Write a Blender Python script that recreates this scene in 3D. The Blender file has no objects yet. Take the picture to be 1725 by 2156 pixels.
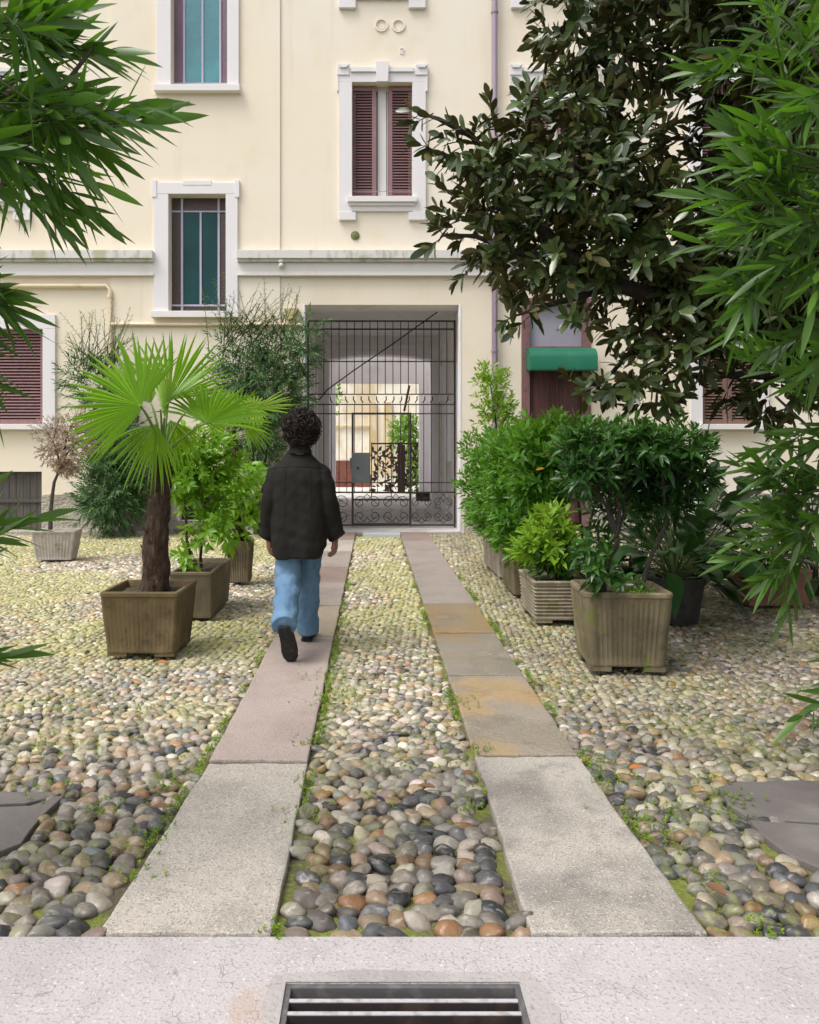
import bpy, bmesh, math, random
import numpy as np
from mathutils import Vector, Matrix, noise as mnoise
from mathutils.bvhtree import BVHTree
R = math.radians
random.seed(7)
rng = np.random.default_rng(11)
SC = bpy.context.scene
COL = SC.collection

# ------------------------------------------------------------------ camera
CAM_H = 1.42
FPX, VX, VY, IW, IH = 1650.0, 785.0, 950.0, 1725.0, 2156.0   # focal, principal point, frame (all in the same pixel unit)
cam = bpy.data.cameras.new("camera")
camo = bpy.data.objects.new("camera", cam)
COL.objects.link(camo)
camo.location = (0, 0, CAM_H)
camo.rotation_euler = (R(90), 0, 0)
cam.sensor_fit = 'HORIZONTAL'
cam.sensor_width = 36.0
cam.lens = 36.0 * FPX / IW
cam.shift_x = (IW / 2 - VX) / IW
cam.shift_y = -(IH / 2 - VY) / IW
cam.clip_start = 0.05
cam.clip_end = 500
SC.camera = camo

# ------------------------------------------------------------------ sky, sun, exposure
SUN_EL, SUN_DIR = 60.0, Vector((-0.80, -0.50, 0))      # a high veiled sun coming from the left, a little behind the camera
w = bpy.data.worlds.new("World"); SC.world = w; w.use_nodes = True
nt = w.node_tree; nt.nodes.clear()
sky = nt.nodes.new('ShaderNodeTexSky'); sky.sky_type = 'NISHITA'; sky.sun_disc = False
sky.sun_elevation = R(SUN_EL)
sky.sun_rotation = math.atan2(SUN_DIR.x, SUN_DIR.y)
sky.dust_density = 4.0; sky.air_density = 1.0; sky.ozone_density = 1.0
hs = nt.nodes.new('ShaderNodeHueSaturation'); hs.inputs['Saturation'].default_value = 0.22
bg = nt.nodes.new('ShaderNodeBackground'); bg.inputs['Strength'].default_value = 0.15
out = nt.nodes.new('ShaderNodeOutputWorld')
nt.links.new(sky.outputs[0], hs.inputs['Color']); nt.links.new(hs.outputs[0], bg.inputs[0]); nt.links.new(bg.outputs[0], out.inputs[0])
sl = bpy.data.lights.new("sun", 'SUN'); sl.energy = 1.0; sl.angle = R(25); sl.color = (1.0, 0.96, 0.90)
so = bpy.data.objects.new("sun", sl); COL.objects.link(so)
d = Vector((SUN_DIR.x, SUN_DIR.y, 0)).normalized() * math.cos(R(SUN_EL)); d.z = math.sin(R(SUN_EL))
so.rotation_euler = d.to_track_quat('Z', 'Y').to_euler(); so.location = (-6, -4, 20)
SC.view_settings.view_transform = 'Standard'; SC.view_settings.look = 'None'
SC.view_settings.exposure = 0.85; SC.view_settings.gamma = 1.0; SC.view_settings.use_curve_mapping = False
SC.cycles.max_bounces = 12; SC.cycles.diffuse_bounces = 8; SC.cycles.transparent_max_bounces = 8

# ------------------------------------------------------------------ helpers
def P(x, y, Y):
    return Vector(((x - VX) / FPX * Y, Y, CAM_H - (y - VY) / FPX * Y))
def G(x, y):
    Y = FPX * CAM_H / (y - VY)
    return Vector(((x - VX) / FPX * Y, Y, 0))

def node(nt, t, **kw):
    n = nt.nodes.new(t)
    for k, v in kw.items(): setattr(n, k, v)
    return n

def mat(name, base, layers=(), rough=0.7, bump=(), attr=None, spec=0.4, metal=0.0, trans=0.0, tcol=None, wet=None, coords='pos', tint2=None):
    """base colour (+ noise layers) -> Principled; bump: (kind, scale, strength, distance); attr: colour attribute used as base"""
    m = bpy.data.materials.new(name); m.use_nodes = True
    nt = m.node_tree; L = nt.links
    b = nt.nodes['Principled BSDF']
    if coords == 'pos':
        pos = node(nt, 'ShaderNodeNewGeometry').outputs['Position']
    else:
        pos = node(nt, 'ShaderNodeTexCoord').outputs['Object']
    def tex(kind, scale, stretch=None, detail=4.0):
        v = pos
        if stretch:
            mp = node(nt, 'ShaderNodeMapping'); mp.inputs['Scale'].default_value = stretch
            L.new(v, mp.inputs[0]); v = mp.outputs[0]
        if kind == 'noise':
            t = node(nt, 'ShaderNodeTexNoise'); t.inputs['Scale'].default_value = scale; t.inputs['Detail'].default_value = detail
            L.new(v, t.inputs['Vector']); return t.outputs[0]
        if kind == 'voro':
            t = node(nt, 'ShaderNodeTexVoronoi'); t.inputs['Scale'].default_value = scale
            L.new(v, t.inputs['Vector']); return t.outputs['Distance']
        if kind == 'crack':
            t = node(nt, 'ShaderNodeTexVoronoi'); t.feature = 'DISTANCE_TO_EDGE'; t.inputs['Scale'].default_value = scale
            L.new(v, t.inputs['Vector']); return t.outputs['Distance']
        if kind == 'wave':
            t = node(nt, 'ShaderNodeTexWave'); t.inputs['Scale'].default_value = scale; t.inputs['Distortion'].default_value = 1.5
            L.new(v, t.inputs['Vector']); return t.outputs[1]
    def ramp(f, lo, hi):
        r = node(nt, 'ShaderNodeMapRange'); r.interpolation_type = 'SMOOTHSTEP'
        r.inputs['From Min'].default_value = lo; r.inputs['From Max'].default_value = hi
        L.new(f, r.inputs['Value']); return r.outputs[0]
    def mix(fac, a, c):
        x = node(nt, 'ShaderNodeMix'); x.data_type = 'RGBA'
        if isinstance(fac, (int, float)): x.inputs[0].default_value = fac
        else: L.new(fac, x.inputs[0])
        for s, val in ((6, a), (7, c)):
            if isinstance(val, tuple): x.inputs[s].default_value = (*val, 1)
            else: L.new(val, x.inputs[s])
        return x.outputs[2]
    cur = base
    if attr:
        a = node(nt, 'ShaderNodeAttribute'); a.attribute_name = attr
        cur = a.outputs['Color']
    if tint2:                                  # leaf tint: 'tint' 0..1 between base and tint2
        a = node(nt, 'ShaderNodeAttribute'); a.attribute_name = 'tint'
        cur = mix(a.outputs['Fac'], base, tint2)
    for ly in layers:
        f = tex(ly.get('k', 'noise'), ly['s'], ly.get('st'), ly.get('d', 4.0))
        f = ramp(f, ly['lo'], ly['hi'])
        if 'm' in ly:                          # mask by a second noise
            f2 = ramp(tex('noise', ly['m'][0]), ly['m'][1], ly['m'][2])
            mm = node(nt, 'ShaderNodeMath', operation='MULTIPLY'); L.new(f, mm.inputs[0]); L.new(f2, mm.inputs[1]); f = mm.outputs[0]
        if 'fac' in ly:
            mm = node(nt, 'ShaderNodeMath', operation='MULTIPLY'); L.new(f, mm.inputs[0]); mm.inputs[1].default_value = ly['fac']; f = mm.outputs[0]
        cur = mix(f, cur, ly['c'])
    if isinstance(cur, tuple): b.inputs['Base Color'].default_value = (*cur, 1)
    else: L.new(cur, b.inputs['Base Color'])
    b.inputs['Roughness'].default_value = rough
    b.inputs['Specular IOR Level'].default_value = spec
    b.inputs['Metallic'].default_value = metal
    if wet:                                     # (scale, lo, hi, wet roughness)
        f = ramp(tex('noise', wet[0]), wet[1], wet[2])
        r = node(nt, 'ShaderNodeMapRange'); r.inputs['To Min'].default_value = rough; r.inputs['To Max'].default_value = wet[3]
        L.new(f, r.inputs['Value']); L.new(r.outputs[0], b.inputs['Roughness'])
    prev = None
    for (k, s, st, dist, *ex) in bump:
        bn = node(nt, 'ShaderNodeBump'); bn.inputs['Strength'].default_value = st; bn.inputs['Distance'].default_value = dist
        L.new(tex(k, s, ex[0] if ex else None), bn.inputs['Height'])
        if prev: L.new(prev, bn.inputs['Normal'])
        prev = bn.outputs[0]
    if prev: L.new(prev, b.inputs['Normal'])
    if trans > 0:
        tr = node(nt, 'ShaderNodeBsdfTranslucent'); ms = node(nt, 'ShaderNodeMixShader'); ms.inputs[0].default_value = trans
        if tcol: tr.inputs[0].default_value = (*tcol, 1)
        elif isinstance(cur, tuple): tr.inputs[0].default_value = (*cur, 1)
        else: L.new(cur, tr.inputs[0])
        o = nt.nodes['Material Output']
        L.new(b.outputs[0], ms.inputs[1]); L.new(tr.outputs[0], ms.inputs[2]); L.new(ms.outputs[0], o.inputs[0])
    return m

ORG = {}
def tag(o, label=None, cat=None, group=None, kind=None):
    if label: o['label'] = label
    if cat: o['category'] = cat
    if group: o['group'] = group
    if kind: o['kind'] = kind
    return o
def thing(name, label, cat, loc=(0, 0, 0), group=None):
    o = bpy.data.objects.new(name, None); COL.objects.link(o); o.location = loc
    o.empty_display_size = 0.2
    ORG[o.name] = Vector(loc)
    return tag(o, label, cat, group)
def link(name, me, mats, parent=None, origin=None):
    """me holds WORLD coordinates; they are moved to the parent's (or given) origin"""
    o = bpy.data.objects.new(name, me); COL.objects.link(o)
    for m in (mats if isinstance(mats, (list, tuple)) else [mats]): me.materials.append(m)
    if parent is not None:
        org = ORG[parent.name]; o.parent = parent
    else:
        if origin is None:
            n = len(me.vertices); co = np.empty(n * 3, np.float32); me.vertices.foreach_get('co', co); co = co.reshape(-1, 3)
            c = (co.min(0) + co.max(0)) / 2; origin = (c[0], c[1], co[:, 2].min())
        org = Vector(origin); o.location = org
    ORG[o.name] = org
    me.transform(Matrix.Translation(-org))
    return o

class MB:
    def __init__(s): s.v = []; s.f = []; s.mi = []
    def add(s, vs, fs, mi=0):
        n = len(s.v); s.v += [tuple(v) for v in vs]; s.f += [tuple(i + n for i in f) for f in fs]; s.mi += [mi] * len(fs); return s
    def box(s, x0, y0, z0, x1, y1, z1, mi=0):
        if x0 > x1: x0, x1 = x1, x0
        if y0 > y1: y0, y1 = y1, y0
        if z0 > z1: z0, z1 = z1, z0
        v = [(x0, y0, z0), (x1, y0, z0), (x1, y1, z0), (x0, y1, z0), (x0, y0, z1), (x1, y0, z1), (x1, y1, z1), (x0, y1, z1)]
        return s.add(v, [(0, 3, 2, 1), (4, 5, 6, 7), (0, 1, 5, 4), (1, 2, 6, 5), (2, 3, 7, 6), (3, 0, 4, 7)], mi)
    def obox(s, c, ax, ay, az, mi=0):           # oriented box from centre and three half-axis vectors
        c, ax, ay, az = map(Vector, (c, ax, ay, az))
        v = [c + ax * i + ay * j + az * k for k in (-1, 1) for (i, j) in ((-1, -1), (1, -1), (1, 1), (-1, 1))]
        return s.add(v, [(0, 3, 2, 1), (4, 5, 6, 7), (0, 1, 5, 4), (1, 2, 6, 5), (2, 3, 7, 6), (3, 0, 4, 7)], mi)
    def quad(s, a, b, c, d, mi=0): return s.add([a, b, c, d], [(0, 1, 2, 3)], mi)
    def prism_xz(s, poly, y0, y1, mi=0):        # polygon in x,z (counter-clockwise seen from -y) extruded in y
        n = len(poly)
        v = [(x, y0, z) for x, z in poly] + [(x, y1, z) for x, z in poly]
        return s.add(v, [tuple(range(n)), tuple(range(2 * n - 1, n - 1, -1))] + [(i, i + n, (i + 1) % n + n, (i + 1) % n) for i in range(n)], mi)
    def prism_xy(s, poly, z0, z1, mi=0):
        n = len(poly)
        v = [(x, y, z0) for x, y in poly] + [(x, y, z1) for x, y in poly]
        return s.add(v, [tuple(range(n - 1, -1, -1)), tuple(range(n, 2 * n))] + [(i, (i + 1) % n, (i + 1) % n + n, i + n) for i in range(n)], mi)
    def tube(s, pts, rad, n=6, mi=0, cap=True):
        pts = [Vector(p) for p in pts]
        if not isinstance(rad, (list, tuple)): rad = [rad] * len(pts)
        up = None; rings = []
        for i, p in enumerate(pts):
            t = (pts[min(i + 1, len(pts) - 1)] - pts[max(i - 1, 0)])
            if t.length < 1e-9: t = Vector((0, 0, 1))
            t.normalize()
            if up is None:
                a = Vector((0, 0, 1)) if abs(t.z) < 0.9 else Vector((1, 0, 0))
                up = (a - t * a.dot(t)).normalized()
            else:
                up = (up - t * up.dot(t))
                up = up.normalized() if up.length > 1e-6 else t.orthogonal().normalized()
            sd = t.cross(up)
            rings.append([p + (up * math.cos(2 * math.pi * k / n) + sd * math.sin(2 * math.pi * k / n)) * rad[i] for k in range(n)])
        return s.loft(rings, mi, cap)
    def loft(s, rings, mi=0, cap=True):
        n = len(rings[0]); v = [q for r in rings for q in r]; f = []
        for i in range(len(rings) - 1):
            for k in range(n):
                f.append((i * n + k, i * n + (k + 1) % n, (i + 1) * n + (k + 1) % n, (i + 1) * n + k))
        if cap:
            f.append(tuple(range(n - 1, -1, -1))); f.append(tuple((len(rings) - 1) * n + k for k in range(n)))
        return s.add(v, f, mi)
    def lathe(s, c, prof, n=24, mi=0):
        return s.loft([[(c[0] + r * math.cos(2 * math.pi * k / n), c[1] + r * math.sin(2 * math.pi * k / n), c[2] + z) for k in range(n)] for r, z in prof], mi)
    def sphere(s, c, r, n=10, m=7, sc=(1, 1, 1), mi=0):
        rings = []
        for i in range(m + 1):
            a = -math.pi / 2 + math.pi * i / m
            rr = max(math.cos(a), 1e-3) * r
            rings.append([(c[0] + sc[0] * rr * math.cos(2 * math.pi * k / n), c[1] + sc[1] * rr * math.sin(2 * math.pi * k / n), c[2] + sc[2] * r * math.sin(a)) for k in range(n)])
        return s.loft(rings, mi)
    def mesh(s, name, smooth=False, bevel=0.0):
        me = bpy.data.meshes.new(name); me.from_pydata(s.v, [], s.f); me.update()
        me.polygons.foreach_set('material_index', s.mi)
        bm = bmesh.new(); bm.from_mesh(me)
        bmesh.ops.recalc_face_normals(bm, faces=bm.faces)
        if bevel > 0:
            es = [e for e in bm.edges if len(e.link_faces) == 2 and e.calc_face_angle() > 0.6]
            bmesh.ops.bevel(bm, geom=es, offset=bevel, segments=2, affect='EDGES', profile=0.6, clamp_overlap=True)
        bm.to_mesh(me); bm.free()
        if smooth:
            me.polygons.foreach_set('use_smooth', [True] * len(me.polygons))
            me.set_sharp_from_angle(angle=R(40))
        return me
    def build(s, name, mats, parent=None, smooth=False, bevel=0.0, origin=None):
        return link(name, s.mesh(name, smooth, bevel), mats, parent, origin)

def np_mesh(name, V, Q, tint=None, mi=None, smooth=True, col=None):
    """fast mesh from numpy: V (n,3), Q (m,k) faces all with k corners"""
    me = bpy.data.meshes.new(name); n, m, k = len(V), len(Q), Q.shape[1]
    me.vertices.add(n); me.vertices.foreach_set('co', np.ascontiguousarray(V, np.float32).ravel())
    me.loops.add(m * k); me.loops.foreach_set('vertex_index', np.ascontiguousarray(Q, np.int32).ravel())
    me.polygons.add(m); me.polygons.foreach_set('loop_start', np.arange(0, m * k, k, dtype=np.int32))
    if mi is not None: me.polygons.foreach_set('material_index', np.asarray(mi, np.int32))
    me.polygons.foreach_set('use_smooth', np.full(m, smooth, bool))
    if tint is not None:
        a = me.attributes.new('tint', 'FLOAT', 'POINT'); a.data.foreach_set('value', np.asarray(tint, np.float32))
    if col is not None:
        a = me.attributes.new('col', 'FLOAT_COLOR', 'POINT'); a.data.foreach_set('color', np.ascontiguousarray(col, np.float32).ravel())
    me.update(); me.validate()
    return me

def unit(a):
    return a / np.maximum(np.linalg.norm(a, axis=-1, keepdims=True), 1e-9)

SHAPES = {
    'oleander': ([0, .12, .35, .62, .85, 1], [.06, .5, .95, .9, .45, .02]),
    'magnolia': ([0, .15, .4, .65, .87, 1], [.05, .55, .92, 1, .6, .04]),
    'small': ([0, .3, .65, 1], [.08, .85, .85, .03]),
    'narrow': ([0, .4, 1], [.35, 1, .05]),
    'broad': ([0, .08, .3, .55, .8, 1], [.05, .2, .85, 1, .6, .02]),
}
def leaves(Pb, D, N, Ln, Wd, droop=0.1, shape='small', fold=0.25, two=0.0):
    """Pb base points, D directions, N rough upward normals, Ln lengths, Wd half-widths -> V, Q, (leaf index per vertex), mi"""
    ts, ws = SHAPES[shape]; K = len(ts); n = len(Pb)
    Pb, D, N = np.asarray(Pb, float), unit(np.asarray(D, float)), np.asarray(N, float)
    S = unit(np.cross(D, N)); N = np.cross(S, D)
    Ln = np.broadcast_to(np.asarray(Ln, float), (n,))[:, None]; Wd = np.broadcast_to(np.asarray(Wd, float), (n,))[:, None]
    dr = np.broadcast_to(np.asarray(droop, float), (n,))[:, None]
    V = np.empty((n, K, 3, 3))
    for i, (t, wv) in enumerate(zip(ts, ws)):
        c = Pb + D * Ln * t + np.array([0, 0, -1.0]) * dr * Ln * t * t
        V[:, i, 1] = c
        V[:, i, 0] = c - S * Wd * wv + N * Wd * wv * fold
        V[:, i, 2] = c + S * Wd * wv + N * Wd * wv * fold
    V1 = V.reshape(-1, 3)
    q = []
    for i in range(K - 1):
        for j in range(2): q.append((i * 3 + j, i * 3 + j + 1, (i + 1) * 3 + j + 1, (i + 1) * 3 + j))
    q = np.array(q); Q = (q[None] + (np.arange(n) * K * 3)[:, None, None]).reshape(-1, 4)
    idx = np.repeat(np.arange(n), K * 3); mi = np.zeros(len(Q), int)
    if two > 0:
        V2 = (V - (N * two)[:, None, None, :]).reshape(-1, 3)
        Q2 = Q[:, ::-1] + len(V1)
        V1 = np.concatenate([V1, V2]); Q = np.concatenate([Q, Q2]); idx = np.concatenate([idx, idx]); mi = np.concatenate([mi, np.ones(len(Q2), int)])
    return V1, Q, idx, mi

def rand_unit(n):
    v = rng.normal(size=(n, 3)); return unit(v)

def shoots_to_leaves(A, D, length, m, a0, a1, start=0.0, curve=0.0, whorl=0):
    """A (s,3) shoot bases, D (s,3) dirs; m leaves along each, spread angle a0 (base) -> a1 (tip). Returns base, dir, normal, t"""
    s = len(A); D = unit(D)
    ref = np.where(np.abs(D[:, 2:3]) < 0.9, np.array([[0, 0, 1.0]]), np.array([[1.0, 0, 0]]))
    U = unit(np.cross(D, ref)); Wv = np.cross(D, U)
    length = np.broadcast_to(np.asarray(length, float), (s,))
    if whorl:
        nl = int(math.ceil(m / whorl)); lv = np.repeat(np.arange(nl), whorl)[:m]; t = start + (1 - start) * (lv / max(nl - 1, 1))
        ph = np.tile(np.arange(whorl) * 2 * math.pi / whorl, nl)[:m] + lv * (math.pi / whorl)
    else:
        t = start + (1 - start) * np.arange(m) / max(m - 1, 1); ph = np.arange(m) * 2.39996
    ph = ph[None] + rng.uniform(0, 6.28, (s, 1)) + rng.normal(0, .18, (s, m))
    a = a0 + (a1 - a0) * t[None] + rng.normal(0, .12, (s, m))
    rad = U[:, None] * np.cos(ph)[..., None] + Wv[:, None] * np.sin(ph)[..., None]
    base = A[:, None] + D[:, None] * (length[:, None] * t[None])[..., None]
    base[..., 2] -= curve * (length[:, None] * t[None] ** 2)
    ld = D[:, None] * np.cos(a)[..., None] + rad * np.sin(a)[..., None]
    nn = D[:, None] * np.sin(a)[..., None] - rad * np.cos(a)[..., None] + np.array([0, 0, .35])
    return base.reshape(-1, 3), ld.reshape(-1, 3), nn.reshape(-1, 3), np.tile(t, s)

def clump_points(clumps, n, shell=2.4, up=0.35, rnd=0.45):
    """clumps: (x,y,z,rx,ry,rz[,weight]); points biased to the outside with outward directions"""
    C = np.array([c[:6] for c in clumps], float); wgt = np.array([c[6] if len(c) > 6 else c[3] * c[5] for c in clumps]); wgt /= wgt.sum()
    k = rng.choice(len(C), n, p=wgt); u = rand_unit(n); r = rng.uniform(0, 1, n) ** (1 / shell)
    pts = C[k, :3] + u * C[k, 3:6] * r[:, None]
    D = unit(u * .8 + np.array([0, 0, up]) + rand_unit(n) * rnd)
    return pts, D

def foliage(name, mats, parent, pts, D, shoot, m, a0, a1, Ln, Wd, droop, shape, tint_fn=None, jl=.25, whorl=0, start=0.1, curve=0.0, two=0.0, fold=.25, twigs=0.0, twig_mat=None):
    length = shoot * rng.uniform(.7, 1.3, len(pts))
    b, d_, n_, t = shoots_to_leaves(pts, D, length, m, a0, a1, start, curve, whorl)
    N = len(b); sc = rng.uniform(1 - jl, 1 + jl, N)
    V, Q, idx, mi = leaves(b, d_, n_, Ln * sc, Wd * sc, droop * rng.uniform(.2, 1.8, N), shape, fold, two)
    tint = rng.uniform(0, 1, N) * .55 + .45 * np.repeat(rng.uniform(0, 1, len(pts)), m)
    if tint_fn is not None: tint = tint_fn(b, tint)
    tint = tint[idx]
    mats = list(mats) if isinstance(mats, (list, tuple)) else [mats]
    if twigs > 0:                                # the twigs that carry the leaves
        tb = MB()
        for p, dd, l in zip(pts, unit(D), length):
            a = Vector(p); dv = Vector(dd)
            tb.tube([a - dv * l * .5, a + dv * l * .4 - Vector((0, 0, curve * l * .16)), a + dv * l - Vector((0, 0, curve * l))], [twigs, twigs * .8, twigs * .3], 4, cap=False)
        tv, tq = np.array(tb.v), np.array(tb.f)
        Q = np.concatenate([Q, tq + len(V)]); V = np.concatenate([V, tv]); tint = np.concatenate([tint, np.zeros(len(tv))]); mi = np.concatenate([mi, np.full(len(tq), len(mats))]); mats.append(twig_mat)
    return link(name, np_mesh(name, V, Q, tint, mi), mats, parent)

def bez(a, b, c, d, n=8):
    a, b, c, d = map(Vector, (a, b, c, d)); r = []
    for i in range(n + 1):
        t = i / n; u = 1 - t
        r.append(a * u ** 3 + b * 3 * u * u * t + c * 3 * u * t * t + d * t ** 3)
    return r
def wobble(pts, amp):
    return [p + Vector((random.uniform(-1, 1), random.uniform(-1, 1), random.uniform(-1, 1))) * amp * (0 if i == 0 else 1) for i, p in enumerate(pts)]
def lerp(a, b, t): return a + (b - a) * t
# ------------------------------------------------------------------ materials of the setting
M_WALL = mat('cream_stucco', (.79, .70, .565), [dict(s=.35, lo=.42, hi=.68, c=(.79, .725, .63), fac=.9), dict(s=.8, st=(1, 1, .5), lo=.54, hi=.72, c=(.75, .65, .50), fac=.6), dict(s=2.2, lo=.52, hi=.75, c=(.72, .61, .45), fac=.35),
             dict(s=1.2, st=(3, 3, .25), lo=.6, hi=.8, c=(.62, .53, .40), fac=.5)], .85, [('noise', 60, .2, .004), ('noise', 6, .25, .012)])
M_TRIM = mat('white_trim', (.73, .70, .715), [dict(s=3, st=(1, 1, .4), lo=.55, hi=.8, c=(.66, .62, .60), fac=.45)], .8, [('noise', 40, .12, .004)])
M_COURSE = mat('stained_trim', (.73, .70, .69), [dict(s=5, st=(1, 1, .25), lo=.5, hi=.72, c=(.45, .43, .37), fac=.4, m=(.8, .5, .66)), dict(s=.8, lo=.5, hi=.7, c=(.76, .70, .60), fac=.5)], .85, [('noise', 40, .15, .004)])
M_LEDGE = mat('mossy_ledge', (.64, .615, .59), [dict(s=9, st=(1, 1, .3), lo=.52, hi=.70, c=(.27, .26, .18), fac=.55), dict(s=2, lo=.55, hi=.7, c=(.30, .30, .12), fac=.6)], .9, [('noise', 40, .2, .004)])
M_PLINTH = mat('rough_plinth', (.44, .40, .34), [dict(s=2.5, lo=.45, hi=.65, c=(.30, .27, .22), fac=.7), dict(s=1.4, lo=.55, hi=.7, c=(.50, .42, .33), fac=.6)], .95, [('noise', 22, .9, .06), ('noise', 90, .5, .01)])
M_PASS = mat('grey_plaster', (.86, .84, .83), [dict(s=1.1, lo=.45, hi=.7, c=(.78, .76, .74), fac=.6), dict(s=3, st=(1, 1, .3), lo=.55, hi=.75, c=(.58, .54, .48), fac=.4)], .85, [('noise', 40, .15, .004)])
M_PASSW = mat('white_plaster', (.86, .84, .87), [dict(s=2, lo=.5, hi=.75, c=(.64, .62, .64), fac=.5)], .8)
M_SHUT = mat('plum_shutter_paint', (.25, .135, .14), [dict(s=7, lo=.5, hi=.75, c=(.32, .19, .18), fac=.6)], .55, [('noise', 60, .1, .003)])
M_SHUTB = mat('brown_shutter_paint', (.17, .10, .08), [dict(s=7, st=(1, 1, .2), lo=.5, hi=.75, c=(.27, .17, .12), fac=.6)], .6)
M_DARK = mat('dark_interior', (.015, .014, .016), rough=.7)
M_LEAD = mat('lavender_window_bar', (.42, .39, .50), rough=.5)
M_WFRAME = mat('white_window_paint', (.74, .72, .70), rough=.45)
M_GLASS = mat('dark_glass', (.05, .06, .07), rough=.08, spec=.8)
M_TEAL = mat('teal_hammered_glass', (.035, .19, .235), [dict(s=1.3, lo=.4, hi=.7, c=(.055, .28, .33), fac=.8)], .14, [('voro', 55, .45, .01)], spec=.8)
M_TEALD = mat('dark_teal_glass', (.006, .045, .048), [dict(s=1.3, lo=.4, hi=.65, c=(.008, .065, .066), fac=.8)], .3, [('noise', 8, .06, .01)], spec=.25)
M_PURP = mat('plum_hammered_glass', (.12, .065, .10), [dict(s=1.1, lo=.4, hi=.7, c=(.20, .10, .17), fac=.7)], .16, [('voro', 70, .5, .01)], spec=.7)
M_BRWN = mat('brown_hammered_glass', (.045, .026, .025), [dict(s=30, lo=.55, hi=.7, c=(.12, .08, .07), fac=.5)], .2, [('voro', 70, .5, .01)], spec=.6)
M_PIPE = mat('mauve_pipe_paint', (.30, .24, .30), [dict(s=3, st=(1, 1, .3), lo=.5, hi=.75, c=(.22, .17, .20), fac=.5)], .5)
M_CPIPE = mat('cream_pipe_paint', (.74, .62, .44), [dict(s=8, lo=.55, hi=.75, c=(.55, .38, .20), fac=.6)], .6)
M_IRON = mat('rusty_black_iron', (.035, .028, .028), [dict(s=14, lo=.5, hi=.7, c=(.10, .06, .045), fac=.6)], .6, spec=.3)
M_WOODP = mat('plum_door_paint', (.085, .036, .034), [dict(s=3, st=(6, 6, .5), lo=.45, hi=.7, c=(.13, .06, .05), fac=.7)], .5, [('noise', 12, .1, .004, (6, 6, .4))])
M_FRAMEP = mat('plum_frame_paint', (.20, .105, .105), [dict(s=9, lo=.5, hi=.7, c=(.12, .055, .055), fac=.7)], .6, [('noise', 30, .2, .004)])
M_TRANS = mat('frosted_transom', (.30, .28, .34), [dict(s=1.5, lo=.4, hi=.7, c=(.38, .36, .43), fac=.6)], .25)
M_AWN = mat('green_canvas', (.008, .125, .070), [dict(s=5, st=(1, 1, .3), lo=.5, hi=.8, c=(.02, .18, .10), fac=.6)], .5, [('noise', 20, .3, .01)])
M_CAP = mat('olive_cap', (.16, .18, .07), [dict(s=30, lo=.45, hi=.65, c=(.10, .12, .04), fac=.7)], .7)
M_CELLAR = mat('grey_cellar_boards', (.075, .066, .060), [dict(s=3, st=(8, 8, .6), lo=.45, hi=.7, c=(.12, .105, .09), fac=.7)], .75, [('noise', 10, .2, .004, (8, 8, .5))])
M_GREY = mat('grey_sheet_metal', (.13, .14, .15), [dict(s=5, lo=.5, hi=.75, c=(.19, .195, .20), fac=.5)], .55)
M_BRICK = mat('red_brick', (.20, .075, .055), [dict(s=9, lo=.45, hi=.65, c=(.12, .05, .04), fac=.7)], .9, [('noise', 30, .3, .01)])
M_YARD = mat('yard_wall', (.86, .83, .74), [dict(s=1.1, st=(1, 1, .4), lo=.5, hi=.68, c=(.55, .40, .20), fac=.6), dict(s=3, lo=.55, hi=.75, c=(.70, .62, .45), fac=.6)], .9)
M_OCHRE = mat('ochre_stain_plaster', (.58, .45, .27), [dict(s=4, st=(1, 1, .4), lo=.45, hi=.65, c=(.72, .62, .44), fac=.8)], .9)
M_CONC = mat('concrete', (.415, .385, .385), [dict(s=1.1, lo=.45, hi=.7, c=(.36, .325, .33), fac=.7), dict(s=6, lo=.5, hi=.7, c=(.34, .305, .31), fac=.5), dict(s=105, lo=.55, hi=.66, c=(.20, .18, .18), fac=.65), dict(s=70, lo=.60, hi=.72, c=(.66, .61, .59), fac=.7),
             dict(k='crack', s=24, lo=.035, hi=.0, c=(.17, .155, .15), fac=.7, m=(9, .52, .62))], .8,
             [('noise', 105, .6, .005), ('noise', 25, .3, .01), ('crack', 24, .25, .004)])
M_PATCH = mat('grate_mortar', (.36, .33, .32), [dict(s=3, lo=.45, hi=.65, c=(.27, .25, .24), fac=.8), dict(s=90, lo=.56, hi=.7, c=(.20, .18, .17), fac=.6)], .85, [('noise', 60, .6, .008)])
M_RUST = mat('rust_stained_concrete', (.42, .28, .20), [dict(s=8, lo=.4, hi=.6, c=(.48, .40, .36), fac=.9)], .85, [('noise', 150, .5, .006)])
def granite(name, base, dark, stain=None, rough=.65, spk=.75, wet=None):
    ly = [dict(s=1.7, lo=.42, hi=.68, c=dark, fac=.75), dict(s=5, lo=.5, hi=.72, c=dark, fac=.5), dict(s=125, lo=.54, hi=.64, c=(.13, .118, .108), fac=spk * .75), dict(s=240, lo=.55, hi=.64, c=(.10, .09, .084), fac=spk * .8), dict(s=14, lo=.55, hi=.72, c=dark, fac=.45), dict(s=110, lo=.58, hi=.68, c=tuple(min(1, c * 1.45) for c in base), fac=.6)]
    if stain: ly.append(dict(s=1.9, lo=stain[1], hi=stain[1] + .16, c=stain[0], fac=.75))
    return mat(name, base, ly, rough, [('noise', 125, .7, .005), ('noise', 30, .4, .01)], wet=wet)
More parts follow.
